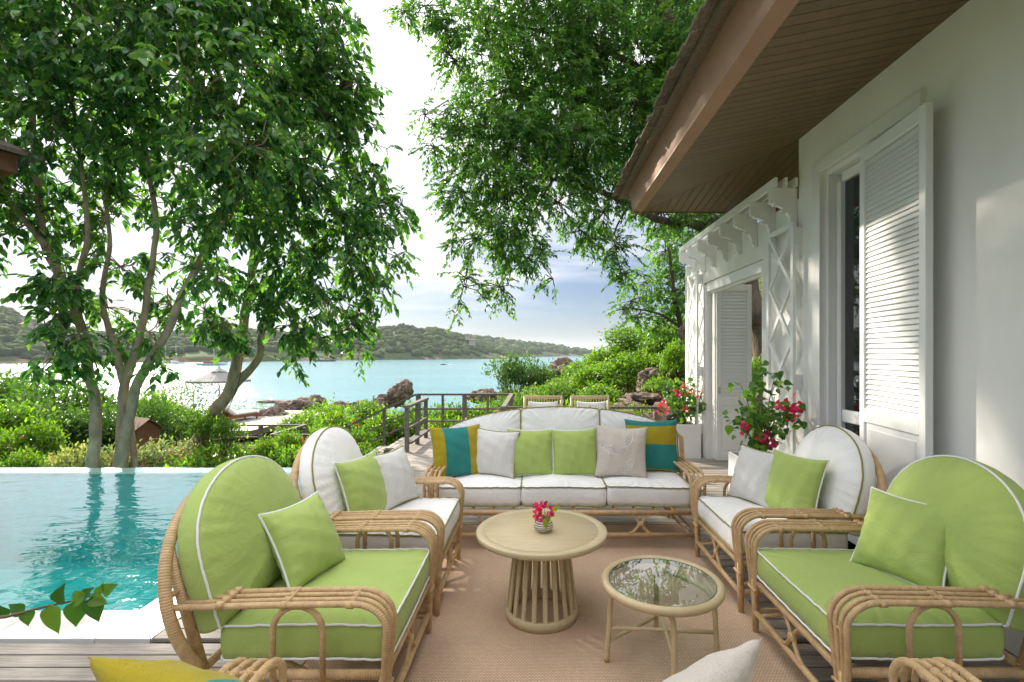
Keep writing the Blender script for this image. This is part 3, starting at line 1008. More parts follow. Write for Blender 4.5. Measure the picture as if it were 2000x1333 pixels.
# brackets
for k in range(8):
    yb = 4.655 + k * .4225
    b = MB(); xo = 2.195; zt = 3.105
    prof = [(XW - .002, zt), (xo, zt), (xo, zt - .145), (xo + .028, zt - .145), (xo + .028, zt - .165), (xo + .05, zt - .165)]
    for a in np.linspace(0, 90, 8):
        prof.append((xo + .05 + .145 * math.sin(R(a)), zt - .165 - .175 * (1 - math.cos(R(a)))))
    prof += [(XW - .03, zt - .37), (XW - .002, zt - .37)]
    b.prism([(px_, yb - .022, pz_) for px_, pz_ in prof], (0, .044, 0))
    b.box(((xo + XW) / 2 + .05, yb, zt - .22), (.14, .05, .02))
    gb(b, 'bracket', white_paint)
for xr in (2.225, 2.32, 2.415):
    b = MB(); b.box((xr, 6.13, 3.148), (.028, 3.1, .084), .003); gb(b, 'rail', white_paint)
# trellis panels
def trellis(y0, y1, zt, zb=.03):
    tr = MB(); xt = XW - .075; s = .03
    hh = zt - zb
    for yy in (y0 + .025, y1 - .025): tr.box((xt, yy, (zt + zb) / 2), (.03, .05, hh), .003)
    tr.box((xt, (y0 + y1) / 2, zt - .025), (.029, y1 - y0 - .1, .05), .003)
    tr.box((xt, (y0 + y1) / 2, zb + .025), (.029, y1 - y0 - .1, .05), .003)
    for z in (zb + .4, (zt + zb) / 2 - .12, zt - .12):
        for yy in (y0 + .025, y1 - .025): tr.box((XW - .031, yy, z), (.058, .046, .14))
    t = gb(tr, 'trellis', white_paint)
    n = 5; w = y1 - y0 - .1; h = (hh - .1) / n
    for i in range(n):
        z0 = zb + .05 + i * h
        for sgn, xo in ((1, -.002), (-1, -.002)):
            a = (xt + xo * sgn, y0 + .05, z0 if sgn > 0 else z0 + h); c = (xt + xo * sgn, y1 - .05, z0 + h if sgn > 0 else z0)
            b = MB(); b.bar(a, c, .024, .034, .002, up=(1, 0, 0)) if False else b.bar(a, c, .042, .024, .002, up=(1, 0, 0))
            b.build('lattice_bar', white_paint, t)
trellis(4.545, 5.075, 2.77)
trellis(7.29, 7.76, 2.77)
# folded louvred leaf standing in the gateway
lf = bpy.data.objects.new('gate_leaf', None); COL.objects.link(lf); lf.parent = gw
lf.location = (XW + .10 - XW, 7.02 - 6.2, 0); lf.rotation_euler = (0, 0, 0)
louvre(.50, 2.50, .025, .048, 0, lf, rail_z=.86)
lf2 = MB(); lf2.box((.0, .06, 1.27), (.04, .10, 2.48), .004); lf2.build('folded_edge', white_paint, lf)
hd = MB(); hd.box((.035, -.032, 1.02), (.03, .015, .10), .003); hd.build('handle', simple('steel', (.45, .45, .45), .3), lf)

# second roof corner at the left: a pavilion past the pool
pv = thing('pavilion', 'pavilion with brown eaves and grey shingle roof at the far left', 'pavilion', (-9.2, 6.8, -.6))
PINV = Matrix.Translation(Vector((9.2, -6.8, .6)))
def pvb(mb, name, mat):
    o = mb.build(name, mat, pv); o.matrix_parent_inverse = PINV; return o
tip = W(84, 306, 6.8)
pu, pvv = Vector((-.93, .37, 0)), Vector((-.37, -.93, 0))
def PV(a, c, z): return tip + pu * a + pvv * c + Vector((0, 0, z))
b = MB()
La, Lc = 4.4, 4.0
V_ = [PV(0, 0, 0), PV(La, 0, 0), PV(La, Lc, 0), PV(0, Lc, 0), PV(La / 2, Lc / 2, 1.1)]
dn = Vector((0, 0, -.06))
b.add(V_ + [p + dn for p in V_], [(0, 1, 4), (1, 2, 4), (2, 3, 4), (3, 0, 4), (5, 9, 6), (6, 9, 7), (7, 9, 8), (8, 9, 5), (0, 5, 6, 1), (1, 6, 7, 2), (2, 7, 8, 3), (3, 8, 5, 0)])
pvb(b, 'roof', shingle_m)
for (a0, c0_, a1, c1_) in ((.2, .2, La - .2, .2), (.2, Lc - .2, La - .2, Lc - .2), (.2, .23, .2, Lc - .23), (La - .2, .23, La - .2, Lc - .23)):
    b = MB(); b.bar(PV(a0, c0_, -.15), PV(a1, c1_, -.15), .05, .24); pvb(b, 'fascia', box_m)
b = MB(); b.prism([PV(.24, .24, -.17), PV(La - .24, .24, -.17), PV(La - .24, Lc - .24, -.17), PV(.24, Lc - .24, -.17)], (0, 0, .03)); pvb(b, 'ceiling', soffit_m)
for a0 in (1.4, La - .7):
    for c0_ in (.7, Lc - .7):
        p = PV(a0, c0_, 0)
        b = MB(); b.box((p.x, p.y, (p.z - .17 - 1.0) / 2), (.16, .16, p.z - .17 + 1.0), .01); pvb(b, 'post', fascia_m)

# ================================================================== RAILINGS, STAIRS, LOWER DECKS
def post(parent, x, y, z0, z1, s=.055, inv=None):
    b = MB(); b.box((x, y, (z0 + z1) / 2), (s, s, z1 - z0), .004); o = b.build('post', rail_m, parent); o.matrix_parent_inverse = inv; return o
def rail(parent, a, b_, w=.05, h=.035, inv=None, name='rail'):
    b = MB(); b.bar(a, b_, w, h, .003); o = b.build(name, rail_m, parent); o.matrix_parent_inverse = inv; return o
def railing(label, cat, base):
    t = thing('railing', label, cat, base, group='timber railings')
    return t, Matrix.Translation(-Vector(base))
# back and right-hand edge of the terrace
t, inv = railing('long grey railing round the far corner of the deck behind the dining chairs', 'railing', (-.53, 10.1, 0))
zt = .70
for (x, y, s) in ((-2.45, 10.1, .085), (-1.95, 10.1, .045), (-1.5, 10.1, .085), (-1.02, 10.1, .045), (-.55, 10.1, .085), (-.53, 7.66, .09), (.7, 7.66, .06), (1.85, 7.66, .08)):
    post(t, x, y, -.6, zt - .02, s, inv)
rail(t, (-2.48, 10.1, zt), (-.5, 10.1, zt), .07, .04, inv); rail(t, (-.53, 10.07, zt + .002), (-.53, 7.60, zt + .002), .08, .045, inv); rail(t, (-.48, 7.66, zt), (1.95, 7.66, zt), .06, .04, inv)
for z in (.40, .15):
    rail(t, (-2.42, 10.1, z), (-.58, 10.1, z), .03, .04, inv); rail(t, (-.53, 10.05, z), (-.53, 7.72, z), .03, .04, inv); rail(t, (-.48, 7.66, z), (1.9, 7.66, z), .03, .04, inv)
# short railing with low shelf along the walkway
t, inv = railing('short grey railing with three posts beside the walkway at the stair head', 'railing', (-2.05, 8.38, 0))
for y in (7.71, 8.38, 9.02): post(t, -2.05, y, -.2, .69, .062, inv)
rail(t, (-2.05, 7.64, .71), (-2.05, 9.08, .71), .085, .04, inv)
for z in (.37, .14):
    rail(t, (-2.02, 7.71, z), (-2.02, 9.02, z), .10 if z < .2 else .03, .035, inv)
# stair flight going down to the left
st = thing('stair', 'grey timber stair leading down to the left from the deck', 'stairs', (-2.3, 9.5, 0)); sinv = Matrix.Translation(Vector((2.3, -9.5, 0)))
for i in range(5):
    x1 = -2.34 - i * .46; z = -.17 * (i + 1)
    for k in range(4):
        b = MB(); b.box((x1 - .06 - k * .105, 9.45, z - .0125), (.095, 1.1, .025), .003)
        o = b.build('tread_board', deck_m, st); o.matrix_parent_inverse = sinv
    b = MB(); b.box((x1 - .225, 8.905, z - .10), (.44, .03, .14)); b.box((x1 - .225, 9.995, z - .10), (.44, .03, .14))
    b.box((x1 - .215, 9.45, z - .09), (.03, 1.06, .12))
    o = b.build('riser', rail_m, st); o.matrix_parent_inverse = sinv
t, inv = railing('sloping grey handrail running down to the left above the stair', 'railing', (-3.1, 10.1, -.3))
hx = [(-2.5, .70), (-3.9, .04)]
rail(t, (-2.5, 10.1, .70), (-3.95, 10.1, .02), .06, .04, inv)
for dz in (.30, .55): rail(t, (-2.5, 10.1, .70 - dz), (-3.95, 10.1, .02 - dz), .03, .035, inv)
for x in (-3.15, -3.87): post(t, x, 10.1, -1.5, .70 + (x + 2.5) * .469 - .02, .055 if x > -3.5 else .075, inv)
# lower landing
ld = MB()
ld.box((-6.4, 11.5, -1.08), (4.4, 1.7, .10))
lo = ld.build('lower_landing', rail_m); tag(lo, kind='structure')
pm = MB().box((0, 0, -.0125), (4.4, .13, .025), .003).mesh('plank', deck_m)
for i in range(12):
    o = link('plank', pm, lo); o.location = (-6.4, 10.72 + i * .142, -1.0)
t, inv = railing('grey railing enclosing the lower landing left of the white armchair', 'railing', (-5.85, 10.8, -1.0))
zt = -.25
for (x, y) in ((-7.9, 12.25), (-6.9, 12.25), (-5.8, 12.25), (-5.82, 11.5), (-5.85, 10.8), (-4.7, 10.8)):
    post(t, x, y, -1.6, zt - .02, .085, inv)
rail(t, (-7.95, 12.25, zt), (-5.75, 12.25, zt), .06, .04, inv); rail(t, (-5.8, 12.2, zt + .002), (-5.85, 10.76, zt + .002), .07, .04, inv); rail(t, (-5.8, 10.8, zt), (-4.4, 10.8, zt), .06, .04, inv)
for z in (-.55, -.82):
    rail(t, (-7.95, 12.25, z), (-5.85, 12.25, z), .03, .04, inv); rail(t, (-5.8, 12.2, z), (-5.85, 10.85, z), .03, .04, inv); rail(t, (-5.8, 10.8, z), (-4.4, 10.8, z), .03, .04, inv)
t, inv = railing('sloping grey handrail going down beside the leaning tree past the pool edge', 'railing', (-7.2, 10.4, -1.2))
pa, pb = W(433, 858, 11.2), W(316, 884, 9.6)
rail(t, pa, pb, .06, .04, inv)
dz = Vector((0, 0, .38)); rail(t, pa - dz, pb - dz, .03, .035, inv)
for f_ in (0.02, .55, .98):
    p = pa.lerp(pb, f_); post(t, p.x, p.y, p.z - .95, p.z - .02, .075, inv)

# sunbathing deck down by the shore
sd = MB()
c0, c1, c2, c3 = W(296, 842, 19.2), W(452, 834, 20.4), W(640, 812, 25.5), W(470, 803, 26.5)
zs = c0.z
P = [(c.x, c.y, zs) for c in (c0, c1, c2, c3)]
P = [(-15.0, 19.2, zs), (-11.2, 19.2, zs), (-10.6, 26.0, zs), (-17.2, 26.0, zs)]
sd.prism([(x, y, z - .22) for x, y, z in P], (0, 0, .20))
sdo = sd.build('sun_deck', rail_m); tag(sdo, kind='structure')
for i in range(46):
    yy = 19.25 + i * .147; f_ = (yy - 19.2) / 6.8
    x0, x1 = -15.0 + f_ * (-2.2), -11.2 + f_ * .6
    b = MB(); b.box(((x0 + x1) / 2, yy, zs - .002), (x1 - x0, .138, .03))
    b.build('plank', deck_m, sdo)
b = MB()
for x in (-14.6, -13, -11.6): b.box((x, 19.6, zs - .9), (.14, .14, 1.4))
b.build('pile', rail_m, sdo)

# ================================================================== CUSHIONS AND PILLOWS
def resample(poly, n):
    P = [Vector((p[0], p[1])) for p in poly]
    L = [0.0]
    for i in range(len(P)): L.append(L[-1] + (P[(i + 1) % len(P)] - P[i]).length)
    out = []
    for k in range(n):
        d = L[-1] * k / n
        i = max(j for j in range(len(P)) if L[j] <= d + 1e-9)
        i = min(i, len(P) - 1)
        t = (d - L[i]) / max(1e-9, L[i + 1] - L[i])
        out.append(P[i].lerp(P[(i + 1) % len(P)], t))
    return out
def rounded(pts, r, n=5):
    out = []
    m_ = len(pts)
    for i in range(m_):
        p = Vector(pts[i]); a = (Vector(pts[i - 1]) - p); b = (Vector(pts[(i + 1) % m_]) - p)
        rr = min(r, a.length * .45, b.length * .45); a = p + a.normalized() * rr; b = p + b.normalized() * rr
        for k in range(n + 1):
            t = k / n; out.append((1 - t) ** 2 * a + 2 * t * (1 - t) * p + t * t * b)
    return out
def cushion(name, poly, t, fab, pipe, parent, mat4, puff=.03, seed=0, n=180, pucker=.0036, pr=.0050, dome=False):
    """padded slab: outline poly in (u, v), thickness t along w; piped along both rims"""
    O = resample(poly, n)
    c = sum(O, Vector((0, 0))) / n
    rd = random.Random(seed)
    ph = [rd.uniform(0, 6.28) for _ in range(8)]
    def ring(s, w, out=0.0, pk=0.0):
        r = []
        for k, p in enumerate(O):
            d = p - c
            q = c + d * s
            if out: q = q + d.normalized() * out
            a = k / n * 2 * PI
            wr = pk * (math.sin(a * 31 + ph[0] + 2 * math.sin(a * 3 + ph[1])) + .7 * math.sin(a * 53 + ph[2] + 3 * math.sin(a * 5 + ph[3])))
            lo = .006 * (math.sin(a * 2 + ph[4]) + math.sin(a * 3 + ph[5])) * (s if s < 1 else 1) * (1 if t > .1 else .3)
            dn = .011 * mnoise.noise(Vector((q.x * 4.2, q.y * 4.2, seed * 3.3 + (1 if w > 0 else 9)))) + .004 * mnoise.noise(Vector((q.x * 13, q.y * 13, seed * 2.1)))
            r.append(Vector((q.x, q.y, w + wr + lo * .5 + dn * (1 if s < .96 else .25))))
        return r
    rings = []
    tops = [(.10, 1.0), (.3, .97), (.5, .88), (.68, .72), (.8, .52), (.88, .34), (.94, .18), (.975, .07), (1.0, 0.0)]
    if dome: tops = [(s_, (1 - s_ ** 2.3) ** .72) for s_, h in tops]
    for s_, h in tops: rings.append(ring(s_, t / 2 + puff * h, 0, pucker * (1.0 if .85 < s_ < .99 else (.5 if s_ > .75 else (.2 if s_ > .6 else 0)))))
    for f_ in (.25, .5, .75): rings.append(ring(1.0, t / 2 - t * f_, .009 * math.sin(PI * f_), pucker * .4))
    for s_, h in tops[::-1]: rings.append(ring(s_, -t / 2 - puff * h * (.25 if dome else .8), 0, pucker * (1.0 if .85 < s_ < .99 else (.5 if s_ > .75 else (.2 if s_ > .6 else 0)))))
    vs = [v for r in rings for v in r]
    b0 = len(vs); vs.append(Vector((c.x, c.y, t / 2 + puff))); vs.append(Vector((c.x, c.y, -t / 2 - puff * (.25 if dome else .8))))
    fs = []
    for i in range(len(rings) - 1):
        for k in range(n):
            k2 = (k + 1) % n
            fs.append((i * n + k, i * n + k2, (i + 1) * n + k2, (i + 1) * n + k))
    L = (len(rings) - 1) * n
    for k in range(n):
        k2 = (k + 1) % n
        fs.append((b0, k2, k)); fs.append((b0 + 1, L + k, L + k2))
    M4 = mat4
    mb = MB(); mb.add([M4 @ v for v in vs], fs, True)
    o = mb.build(name, fab, parent)
    for w in ((t / 2,) if dome else (t / 2, -t / 2)):
        pb = MB(); rr = [M4 @ v for v in ring(1.0, w, .0035, pucker * .3)]
        pb.tube(rr, pr, 6, True)
        pb.build('piping', pipe, o)
    return o

def pillow_mesh(size, fab, thick=.075, seed=0, stripes=None, N=26):
    """pinched square pillow standing in the local x-z plane, facing -y; bottom edge at z=0"""
    rd = random.Random(seed); ph = [rd.uniform(0, 6.28) for _ in range(6)]
    hs = size / 2
    mats = [fab] if stripes is None else [s_[1] for s_ in stripes]
    def edge(u, v):
        # sides bow inwards between the corners
        k = .085
        x = u * (1 - k * (1 - v * v)); z = v * (1 - k * (1 - u * u))
        z -= .02 * (1 - u * u) * (1 if v > 0 else -.3) * abs(v)
        return x * hs, z * hs + hs
    def thickness(u, v):
        a = max(0.0, (1 - u * u) * (1 - v * v))
        h = thick * 1.12 * a ** .5
        wr = .0045 * math.sin(9 * u + 4 * v + ph[0]) * math.sin(7 * v - 3 * u + ph[1]) * min(1, a * 3)
        e = (1 - a) ** 2
        wr += .006 * e * (math.sin(23 * u + ph[2]) * abs(v) ** 2 + math.sin(21 * v + ph[3]) * abs(u) ** 2) * min(1, a * 8)
        return h + wr
    mb = MB()
    g_ = [math.sin(PI / 2 * (-1 + 2 * i / N)) * .35 + (-1 + 2 * i / N) * .65 for i in range(N + 1)]
    for side in (-1, 1):
        vs = []
        for v in g_:
            for u in g_:
                x, z = edge(u, v); vs.append((x, side * thickness(u, v), z))
        fs_by = {}
        for j in range(N):
            for i in range(N):
                q = (j * (N + 1) + i, j * (N + 1) + i + 1, (j + 1) * (N + 1) + i + 1, (j + 1) * (N + 1) + i)
                mi = 0
                if stripes is not None:
                    axis = stripes[0][2]
                    uu = (g_[i] + g_[i + 1]) / 2 if axis == 'x' else (g_[j] + g_[j + 1]) / 2
                    for s_i, s_ in enumerate(stripes):
                        if uu <= s_[0]: mi = s_i; break
                fs_by.setdefault(mi, []).append(q if side < 0 else q[::-1])
        base = len(mb.v)
        mb.v.extend(vs); mb.uv.extend([(0, 0)] * len(vs))
        for mi, fs in fs_by.items():
            for f in fs:
                mb.f.append(tuple(i + base for i in f)); mb.sm.append(True); mb.mi.append(mi)
    me = bpy.data.meshes.new('pillow')
    me.from_pydata(mb.v, [], mb.f)
    for mm in mats: me.materials.append(mm)
    me.polygons.foreach_set('use_smooth', mb.sm); me.polygons.foreach_set('material_index', mb.mi)
    bm = bmesh.new(); bm.from_mesh(me); bmesh.ops.remove_doubles(bm, verts=bm.verts, dist=.0004)
    bmesh.ops.recalc_face_normals(bm, faces=bm.faces); bm.to_mesh(me); bm.free(); me.update()
    rim = []
    for i in range(N): rim.append(edge(g_[i], -1))
    for i in range(N): rim.append(edge(1, g_[i]))
    for i in range(N): rim.append(edge(g_[N - i], 1))
    for i in range(N): rim.append(edge(-1, g_[N - i]))
    return me, [(x, 0, z) for x, z in rim], edge, thickness
def pillow(label, base, az, tilt, size, fab, pipe=None, seed=0, stripes=None, fish=False, group=None, thick=.075, roll=0.0, pr=.0055):
    """base = midpoint of the bottom edge, az = way it faces, tilt = leaning back"""
    me, rim, edge, th = pillow_mesh(size, fab, thick, seed, stripes)
    o = link('pillow', me); tag(o, label, 'pillow', group)
    phi = math.atan2(az[0], -az[1])
    o.rotation_mode = 'QUATERNION'
    q = Matrix.Rotation(phi, 3, 'Z') @ Matrix.Rotation(-R(tilt), 3, 'X') @ Matrix.Rotation(R(roll), 3, 'Y')
    o.rotation_quaternion = q.to_quaternion(); o.location = base
    if pipe is not None:
        b = MB(); b.tube(rim, pr, 6, True); b.build('piping', pipe, o)
    if fish:
        b = MB()
        hs = size / 2
        def on(u, v):
            x, z = edge(u, v); return (x, -th(u, v) - .0015, z)
        fishes = [(.28, .52, 75, .42), (-.42, .02, -20, .40), (.30, -.56, 55, .36)]
        for (u0, v0, a, s_) in fishes:
            ca, sa = math.cos(R(a)), math.sin(R(a))
            def T(x, y): return on(min(.95, max(-.95, u0 + s_ * (x * ca - y * sa))), min(.95, max(-.95, v0 + s_ * (x * sa + y * ca))))
            body = [T(.9 * math.cos(t) * (1 if math.cos(t) > 0 else .85), .33 * math.sin(t)) for t in np.linspace(.25, 2 * PI - .25, 26)]
            b.tube(body, .0024, 4)
            b.tube([T(-.75, 0), T(-1.15, .35), T(-1.0, .0), T(-1.2, -.3), T(-.75, 0)], .0024, 4)
            b.tube([T(.1, .32), T(.0, .62), T(-.35, .28)], .0024, 4); b.tube([T(.2, -.3), T(-.05, -.58), T(-.3, -.28)], .0024, 4)
            for xx in (-.4, -.15, .1, .35): b.tube([T(xx + .07 * math.cos(t) * -1, .2 * math.sin(t)) for t in np.linspace(-1.3, 1.3, 6)], .002, 4)
            b.tube([T(.62 + .06 * math.cos(t), .08 + .06 * math.sin(t)) for t in np.linspace(0, 6.2, 8)], .0022, 4)
        b.build('embroidery', thread_m, o)
    return o

# ================================================================== RATTAN SEATING
def arc_pts(c, r, a0, a1, n, ax, ay):
    c, ax, ay = Vector(c), Vector(ax), Vector(ay)
    return [c + ax * (r * math.cos(R(a))) + ay * (r * math.sin(R(a))) for a in np.linspace(a0, a1, n)]
ARMZ = .595
def seat_frame(t, Wd, lattice, hoop):
    """rattan frame in local coordinates: front legs at y=0, back towards +y"""
    D = .73
    def part(name, mb): return mb.build(name, rattan_m, t)
    for s in (-1, 1):
        a = MB()
        offs = (-.058, -.02, .02, .058)
        yb = .72 + .27 * (ARMZ - .30) - .02
        for i, o_ in enumerate(offs):
            r = .0125 if i in (0, 3) else .0095
            x = s * (Wd + o_); xl = s * (Wd + o_ * .42)
            k = .012 * (1 if i in (1, 2) else 0)
            pts = [(s * (Wd + o_ * .95), yb, ARMZ - .012), (x, yb * .5, ARMZ), (x, .10, ARMZ + .004)]
            top = Vector((x, .10, ARMZ + .004))
            cr = .105
            arcp = [Vector((x + (xl - x) * .15 * q / 6, .10 - (cr + .02) * math.sin(R(15 * q)), ARMZ + .004 - cr * (1 - math.cos(R(15 * q))))) for q in range(1, 7)]
            low = [Vector((x + (xl - x) * f_, -.025 + .022 * f_, ARMZ - .10 - (ARMZ - .10 - .19) * f_)) for f_ in (.25, .5, .75, 1.0)]
            a.tube(pts + arcp + low, r, 8)
        for yy in (.11, .36, .60):
            a.tube([(s * (Wd - .058), yy, ARMZ), (s * (Wd + .058), yy, ARMZ)], .007, 6)
            for o_ in offs: a.tube([(s * (Wd + o_), yy - .013, ARMZ), (s * (Wd + o_), yy + .013, ARMZ)], .0145, 8)
        for zz in (.47, .25):
            a.tube([(s * (Wd - .045), -.02, zz), (s * (Wd + .045), -.02, zz)], .007, 6)
        part('arm', a)
        # inverted U below the arm
        u = MB(); xu = s * (Wd + .045)
        u.tube([(xu, .22, .30), (xu, .22, .49)] + arc_pts((xu, .315, .49), .095, 165, 15, 8, (0, 1, 0), (0, 0, 1)) + [(xu, .41, .49), (xu, .41, .30)], .012, 8)
        part('arm_hoop', u)
        lg = MB(); lg.tube([(s * Wd, 0, .30), (s * Wd, 0, .16), (s * Wd, .002, 0.004)], [.021, .020, .0165], 10); part('leg', lg)
        lg = MB(); lg.tube([(s * (Wd - .02), .72, .32), (s * (Wd - .02), .77, 0.004)], [.02, .017], 10); part('leg', lg)
    b = MB()
    zr = .295
    b.tube([(-Wd, 0, zr), (Wd, 0, zr)], .019, 10); b.tube([(-Wd, D, zr), (Wd, D, zr)], .018, 10)
    for s in (-1, 1):
        b.tube([(s * Wd, 0, zr), (s * Wd, D, zr)], .019, 10)
        b.tube([(s * Wd, 0.01, .125), (s * (Wd - .02), D + .02, .125)], .015, 8)
        b.tube([(s * (Wd - .06), .01, .125), (s * (Wd - .24), D, zr)], .011, 8)
    b.tube([(-Wd, 0.0, .12), (Wd, 0.0, .12)], .0165, 10)
    n = max(4, int(Wd * 2 / .16))
    for i in range(1, n): x = -Wd + 2 * Wd * i / n; b.tube([(x, 0.02, zr + .014), (x, D, zr + .014)], .010, 6)
    part('base_frame', b)
    for lx in lattice:
        l = MB()
        for s in (-1, 1):
            l.tube([(lx + s * .10, 0, .292), (lx + s * .055, 0, .272), (lx + s * .022, 0, .235), (lx + s * .013, 0, .208), (lx + s * .022, 0, .18), (lx + s * .055, 0, .143), (lx + s * .10, 0, .122)], .0115, 8)
        l.box((lx, 0, .208), (.05, .03, .035), .008)
        part('lattice_curve', l)
    h = MB(); h.tube(hoop, .0225, 12); part('back_hoop', h)
    return part
def hp(x, z): return Vector((x, .72 + .27 * (z - .30), z))

def armchair(label, fab, pipe, loc, rz, seed):
    t = thing('armchair', label, 'armchair', loc, rz, 'rattan armchairs round the rug')
    r0, zc = .462, .56
    a0 = math.degrees(math.asin((.30 - zc) / r0))
    hoop = [hp(r0 * math.cos(R(a)), zc + (r0 if a < 0 or a > 180 else .405) * math.sin(R(a))) for a in np.linspace(a0, 180 - a0, 40)]
    part = seat_frame(t, .395, [0.0], hoop)
    for s in (-1, 1):
        b = MB(); b.tube([hp(s * .375, .30), hp(s * .385, .78)], .021, 10); part('back_post', b)
    b = MB()
    for x in (-.2, 0, .2): b.tube([hp(x, .30), hp(x, zc + .405 * math.sqrt(1 - (x / r0) ** 2))], .012, 8)
    b.tube([hp(-.45, .62), hp(.45, .62)], .012, 8)
    part('back_rail', b)
    seat = rounded([(-.372, -.012), (.372, -.012), (.372, .665), (-.372, .665)], .05)
    cushion('seat_cushion', seat, .135, fab, pipe, t, Matrix.Translation((0, 0, .405)), .026, seed)
    arch = [(-.385, .0), (.385, .0), (.395, .22)] + [(.395 * math.cos(R(a)), .24 + .36 * math.sin(R(a)) ** .9) for a in np.linspace(0, 180, 30)] + [(-.395, .22)]
    arch = rounded(arch[:2], .05) if False else arch
    M4 = Matrix.Translation((0, .685, .46)) @ Matrix.Rotation(R(90 - 15), 4, 'X')
    cushion('back_cushion', arch, .085, fab, pipe, t, M4, .095, seed + 5, 170, .0020, dome=True)
    return t
G_ = (green_fab, pipe_white); Wt = (white_fab, pipe_olive)
armchair('near left rattan armchair with lime green cushions, beside the pool corner', *G_, (-.60, 2.315, 0), R(90), 1)
armchair('left rattan armchair with white cushions, between the sofa and the green armchair by the pool', *Wt, (-.59, 3.285, 0), R(90), 2)
armchair('right rattan armchair with white cushions, backing on the louvred shutter', *Wt, (1.21, 3.325, 0), R(-90), 3)
armchair('near right rattan armchair with lime green cushions, backing on the plain white wall', *G_, (1.205, 2.325, 0), R(-90), 4)

def arch_z(x): return .625 + .405 * math.sqrt(max(0, 1 - (x / 1.235) ** 2))
def sofa(label, loc, rz, backs=True):
    t = thing('sofa', label, 'sofa', loc, rz, 'rattan three seat sofas')
    hoop = [hp(-1.10, .30), hp(-1.16, .5)] + [hp(x, arch_z(x) - .02) for x in np.linspace(-1.165, 1.165, 36)] + [hp(1.16, .5), hp(1.10, .30)]
    part = seat_frame(t, 1.045, [-.62, .60], hoop)
    b = MB()
    for x in np.linspace(-.9, .9, 7): b.tube([hp(x, .30), hp(x, arch_z(x) + .02)], .012, 8)
    part('back_rail', b)
    lg = MB(); lg.tube([(0, .05, .29), (0, .05, .004)], .017, 8); part('leg', lg)
    for i, x in enumerate((-.685, 0, .685)):
        seat = rounded([(x - .338, .04), (x + .338, .04), (x + .338, .70), (x - .338, .70)], .045)
        cushion('seat_cushion', seat, .15, white_fab, pipe_olive, t, Matrix.Translation((0, 0, .405)), .024, 20 + i)
        x0, x1 = (-1.075, -.372) if i == 0 else ((-.362, .362) if i == 1 else (.372, 1.075))
        poly = [(x0, 0), (x1, 0)] + [(xx, (arch_z(xx) - .49) / math.cos(R(14))) for xx in np.linspace(x1, x0, 14)]
        poly = rounded(poly[:2] + poly[2:], .03, 3)
        if not backs: continue
        M4 = Matrix.Translation((0, .655, .49)) @ Matrix.Rotation(R(90 - 14), 4, 'X')
        cushion('back_cushion', poly, .12, white_fab, pipe_olive, t, M4, .026, 30 + i, 150, .0022)
    return t
sf = sofa('white cushioned rattan sofa with an arched back facing the camera beyond the coffee table', (.21, 3.87, 0), 0)
sofa('rattan sofa nearest the camera, only its arm ends showing at the bottom edge', (.165, 1.575, 0), PI, False)

# pillows
gp = 'scatter pillows on the far sofa'
SZ = .487
strip_v = [(-.52, olive_fab, 'x'), (.42, teal_fab, 'x'), (2, olive_fab, 'x')]
strip_h = [(-.93, olive_fab, 'z'), (-.02, teal_fab, 'z'), (.76, olive_fab, 'z'), (2, teal_fab, 'z')]
pillow('pillow with upright olive and teal stripes at the left end of the far sofa', (-.665, 4.17, SZ), (.46, -1), 18, .455, olive_fab, None, 1, strip_v, group=gp)
pillow('plain light grey linen pillow between the striped and green pillows on the far sofa', (-.395, 4.21, SZ + .005), (-.22, -1), 17, .405, linen_fab, pipe_olive, 2, group=gp, roll=3)
pillow('lime green pillow left of the middle of the far sofa, beside the grey one', (-.065, 4.22, SZ), (.0, -1), 16, .415, green_fab, pipe_white, 3, group=gp)
pillow('lime green pillow right of the middle of the far sofa, beside the fish pillow', (.335, 4.22, SZ), (.05, -1), 16, .415, green_fab, pipe_white, 4, group=gp, roll=-1.5)
pillow('beige linen pillow embroidered with white fish on the far sofa', (.705, 4.17, SZ), (-.12, -1), 16, .445, fish_fab, None, 5, fish=True, group=gp, roll=2)
pillow('pillow with level olive and teal bands at the right end of the far sofa', (1.02, 4.33, SZ + .01), (-.05, -1), 17, .475, teal_fab, None, 6, strip_h, group=gp)
ga = 'scatter pillows on the armchairs'
pillow('lime green pillow leaning on the near left green armchair', (-1.03, 2.34, .482), (1, -.26), 27, .385, green_fab, pipe_white, 7, group=ga, thick=.085)
pillow('lime green pillow leaning on the near right green armchair', (1.675, 2.32, .482), (-.92, -.42), 26, .405, green_fab, pipe_white, 8, group=ga, thick=.085)
pillow('lime green pillow on the left white armchair', (-1.06, 3.17, .482), (1, -.30), 19, .415, green_fab, pipe_white, 9, group=ga)
pillow('light grey linen pillow on the left white armchair', (-.95, 3.44, .482), (1, -.38), 20, .40, linen_fab, pipe_olive, 10, group=ga, thick=.085)
pillow('lime green pillow on the right white armchair', (1.62, 3.22, .482), (-1, -.42), 19, .42, green_fab, pipe_white, 11, group=ga)
pillow('light grey linen pillow on the right white armchair', (1.50, 3.50, .482), (-1, -.40), 20, .40, linen_fab, pipe_olive, 12, group=ga, thick=.085)
gn = 'scatter pillows on the nearest sofa'
pillow('olive pillow with a teal stripe, its corner rising at the bottom left', (-.72, 1.24, .485), (.36, 1), 31, .45, olive_fab, None, 13, [(-.40, teal_fab, 'x'), (2, olive_fab, 'x')], group=gn, thick=.085, roll=-1)
pillow('beige embroidered pillow, its corner rising at the bottom right', (.255, 1.21, .487), (-.85, 1), 29, .435, fish_fab, None, 14, fish=True, group=gn, thick=.075, roll=7)
pillow('lime green pillow on the nearest sofa, only its top corner showing', (-.16, 1.14, .485), (0, 1), 40, .41, green_fab, pipe_white, 15, group=gn)

